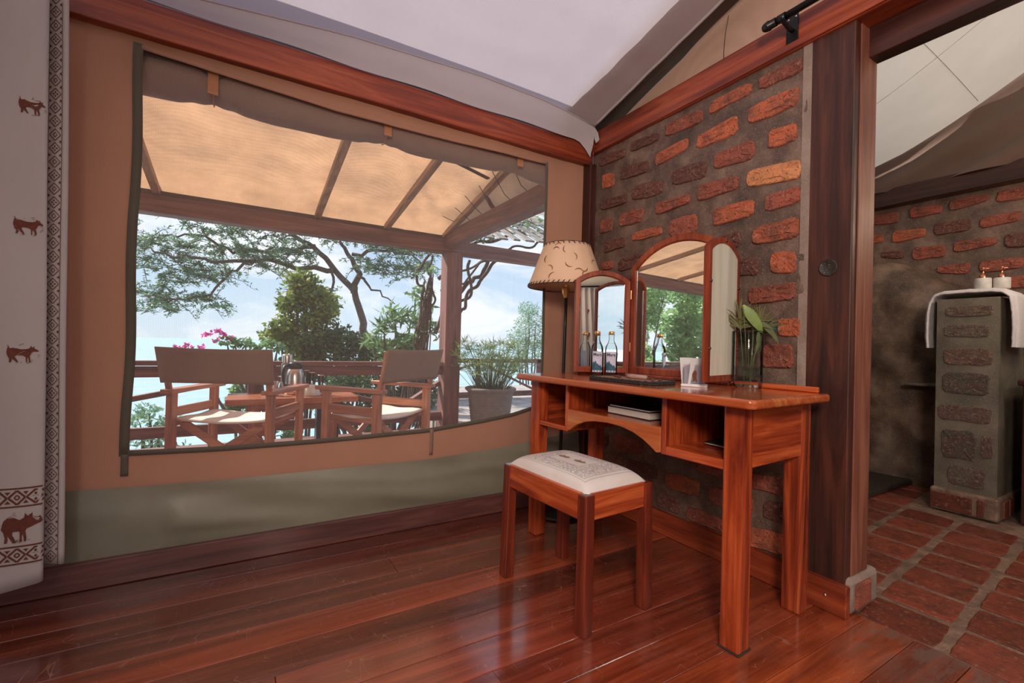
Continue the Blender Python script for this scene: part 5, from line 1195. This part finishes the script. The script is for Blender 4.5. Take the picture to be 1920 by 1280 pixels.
for a in ([(2.0, 5.1, 1.35), (2.23, 4.95, 1.19), (2.31, 4.9, 1.44), (2.44, 4.82, 1.70), (2.6, 4.73, 1.93)], [(2.02, 5.05, 1.55), (2.25, 4.95, 1.60), (2.4, 4.85, 1.85), (2.75, 4.65, 2.02)], [(2.05, 5.1, 1.15), (2.15, 5.05, 1.25), (2.3, 4.9, 1.5), (2.3, 4.9, 1.9)], [(2.0, 5.1, 1.7), (2.1, 5.0, 1.9), (2.2, 5.0, 2.05)], [(2.1, 5.0, 1.5), (2.12, 5.0, 1.75), (2.05, 5.05, 2.0)], [(2.4, 4.9, 1.98), (2.7, 4.75, 2.05), (3.2, 4.7, 2.2), (3.6, 4.6, 2.3)], [(2.2, 5.0, 2.08), (2.6, 4.9, 2.18), (3.0, 4.8, 2.3)], [(1.98, 5.1, 1.0), (2.1, 5.05, 1.4), (2.02, 5.1, 1.7), (2.15, 5.0, 2.0)], [(2.08, 5.1, 1.3), (2.3, 5.0, 1.62), (2.45, 4.9, 1.75), (2.5, 4.8, 1.95)], [(2.05, 5.1, 1.8), (2.25, 5.0, 1.75), (2.5, 4.9, 1.95), (2.9, 4.8, 2.05)]): vst(a, rv.uniform(.012, .026))
for c in ([1.80, 5.19, 1.5], [1.86, 5.16, 1.75], [2.1, 5.0, 1.0], [2.5, 4.9, 2.2], [2.8, 4.9, 2.35], [2.3, 4.95, 2.2], [3.1, 4.8, 2.45], [1.78, 5.2, 1.0]): leaves(lv, Vector(c) - V0, (.16, .12, .10), 40, .07, .035, rv, 0)
m.build('stems', VINEB, vine); tag(lv.build('foliage', LFRESH, vine), kind='stuff')
shrub('overhanging_branch', 'green leafy branches above the pergola', [[2.4, 5.6, 2.75], [2.8, 5.5, 2.85], [3.2, 5.4, 2.9], [3.6, 5.3, 3.0], [2.6, 5.2, 2.55]], (.3, .3, .13), 160, .08, .035, LACA, 41, (3.8, 6.2, 0), stems=False, cat='tree')
# garden left of the veranda, seen in the centre mirror, and garden behind the camera
for i, (x, y, h, r) in enumerate([(-4.6, 7.2, 1.2, .8), (-5.9, 4.9, .9, .6), (-6.7, 6.7, 1.3, .8), (-7.6, 4.4, 1.5, 1.0), (-6.0, 9.4, 1.2, 1.1), (-10.4, 10.6, 2.4, 1.4)]):
    rnd = random.Random(60 + i)
    shrub('garden_tree', ['bright green tree left of the veranda, seen only in the mirror', 'low bush next to the veranda end, seen only in the mirror', 'large garden tree behind the bright one, seen only in the mirror', 'wide tree at the left of the mirror view', 'tree at the lake side of the mirror view', 'tallest tree far behind in the mirror view'][i],
          [[x + rnd.uniform(-r, r), y + rnd.uniform(-r, r), h + rnd.uniform(-1.0, 1.0)] for _ in range(9)], (r * .5, r * .5, .55), 520, .16, .09, LMIR, 70 + i, (x, y, -1), cat='tree')
for i, (x, y) in enumerate([(.6, -7.5), (3.4, -8.8), (-2.6, -8.8)]):
    rnd = random.Random(90 + i)
    shrub('garden_bush', ['round bush behind the camera, seen only in the left mirror', 'right bush behind the camera beyond the open side', 'left bush behind the camera beyond the open side'][i], [[x + rnd.uniform(-.9, .9), y + rnd.uniform(-.5, .5), .6 + rnd.uniform(-.6, .5)] for _ in range(6)], (.5, .5, .45), 420, .13, .08, LMIR, 95 + i, (x, y, -1))
# ---------------- ground and lake ----------------
def lakemat():
    m, t = newmat('lake_water'); tc = t.node('ShaderNodeTexCoord').outputs['Object']
    n = t.noise(t.mapping(tc, scale=(.4, 1, 1)), .35, 6, .6)
    c = t.ramp(n, [(.35, (.30, .47, .50)), (.65, (.42, .58, .61))])
    bsdf(t, c, .35, normal=t.bump(n, .4, .3)); return m
lk = MB().add([(-1500, 14, -9), (1500, 14, -9), (1500, 3000, -9), (-1500, 3000, -9)], [(0, 1, 2, 3)]).build('lake', lakemat()); struct(lk)
gr = struct(MB().grid(40, 30, lambda u, v: (lerp(-30, 30, u), lerp(-25, 15, v), (-.9 if lerp(-25, 15, v) < 4 else -.9 - (lerp(-25, 15, v) - 4) * .55) + .3 * NZ.noise(Vector((u * 20, v * 20, 0))))).build('ground', mortar('garden_ground', (.08, .10, .04), (.16, .17, .08), (.28, .24, .14), .9, 1.2)))
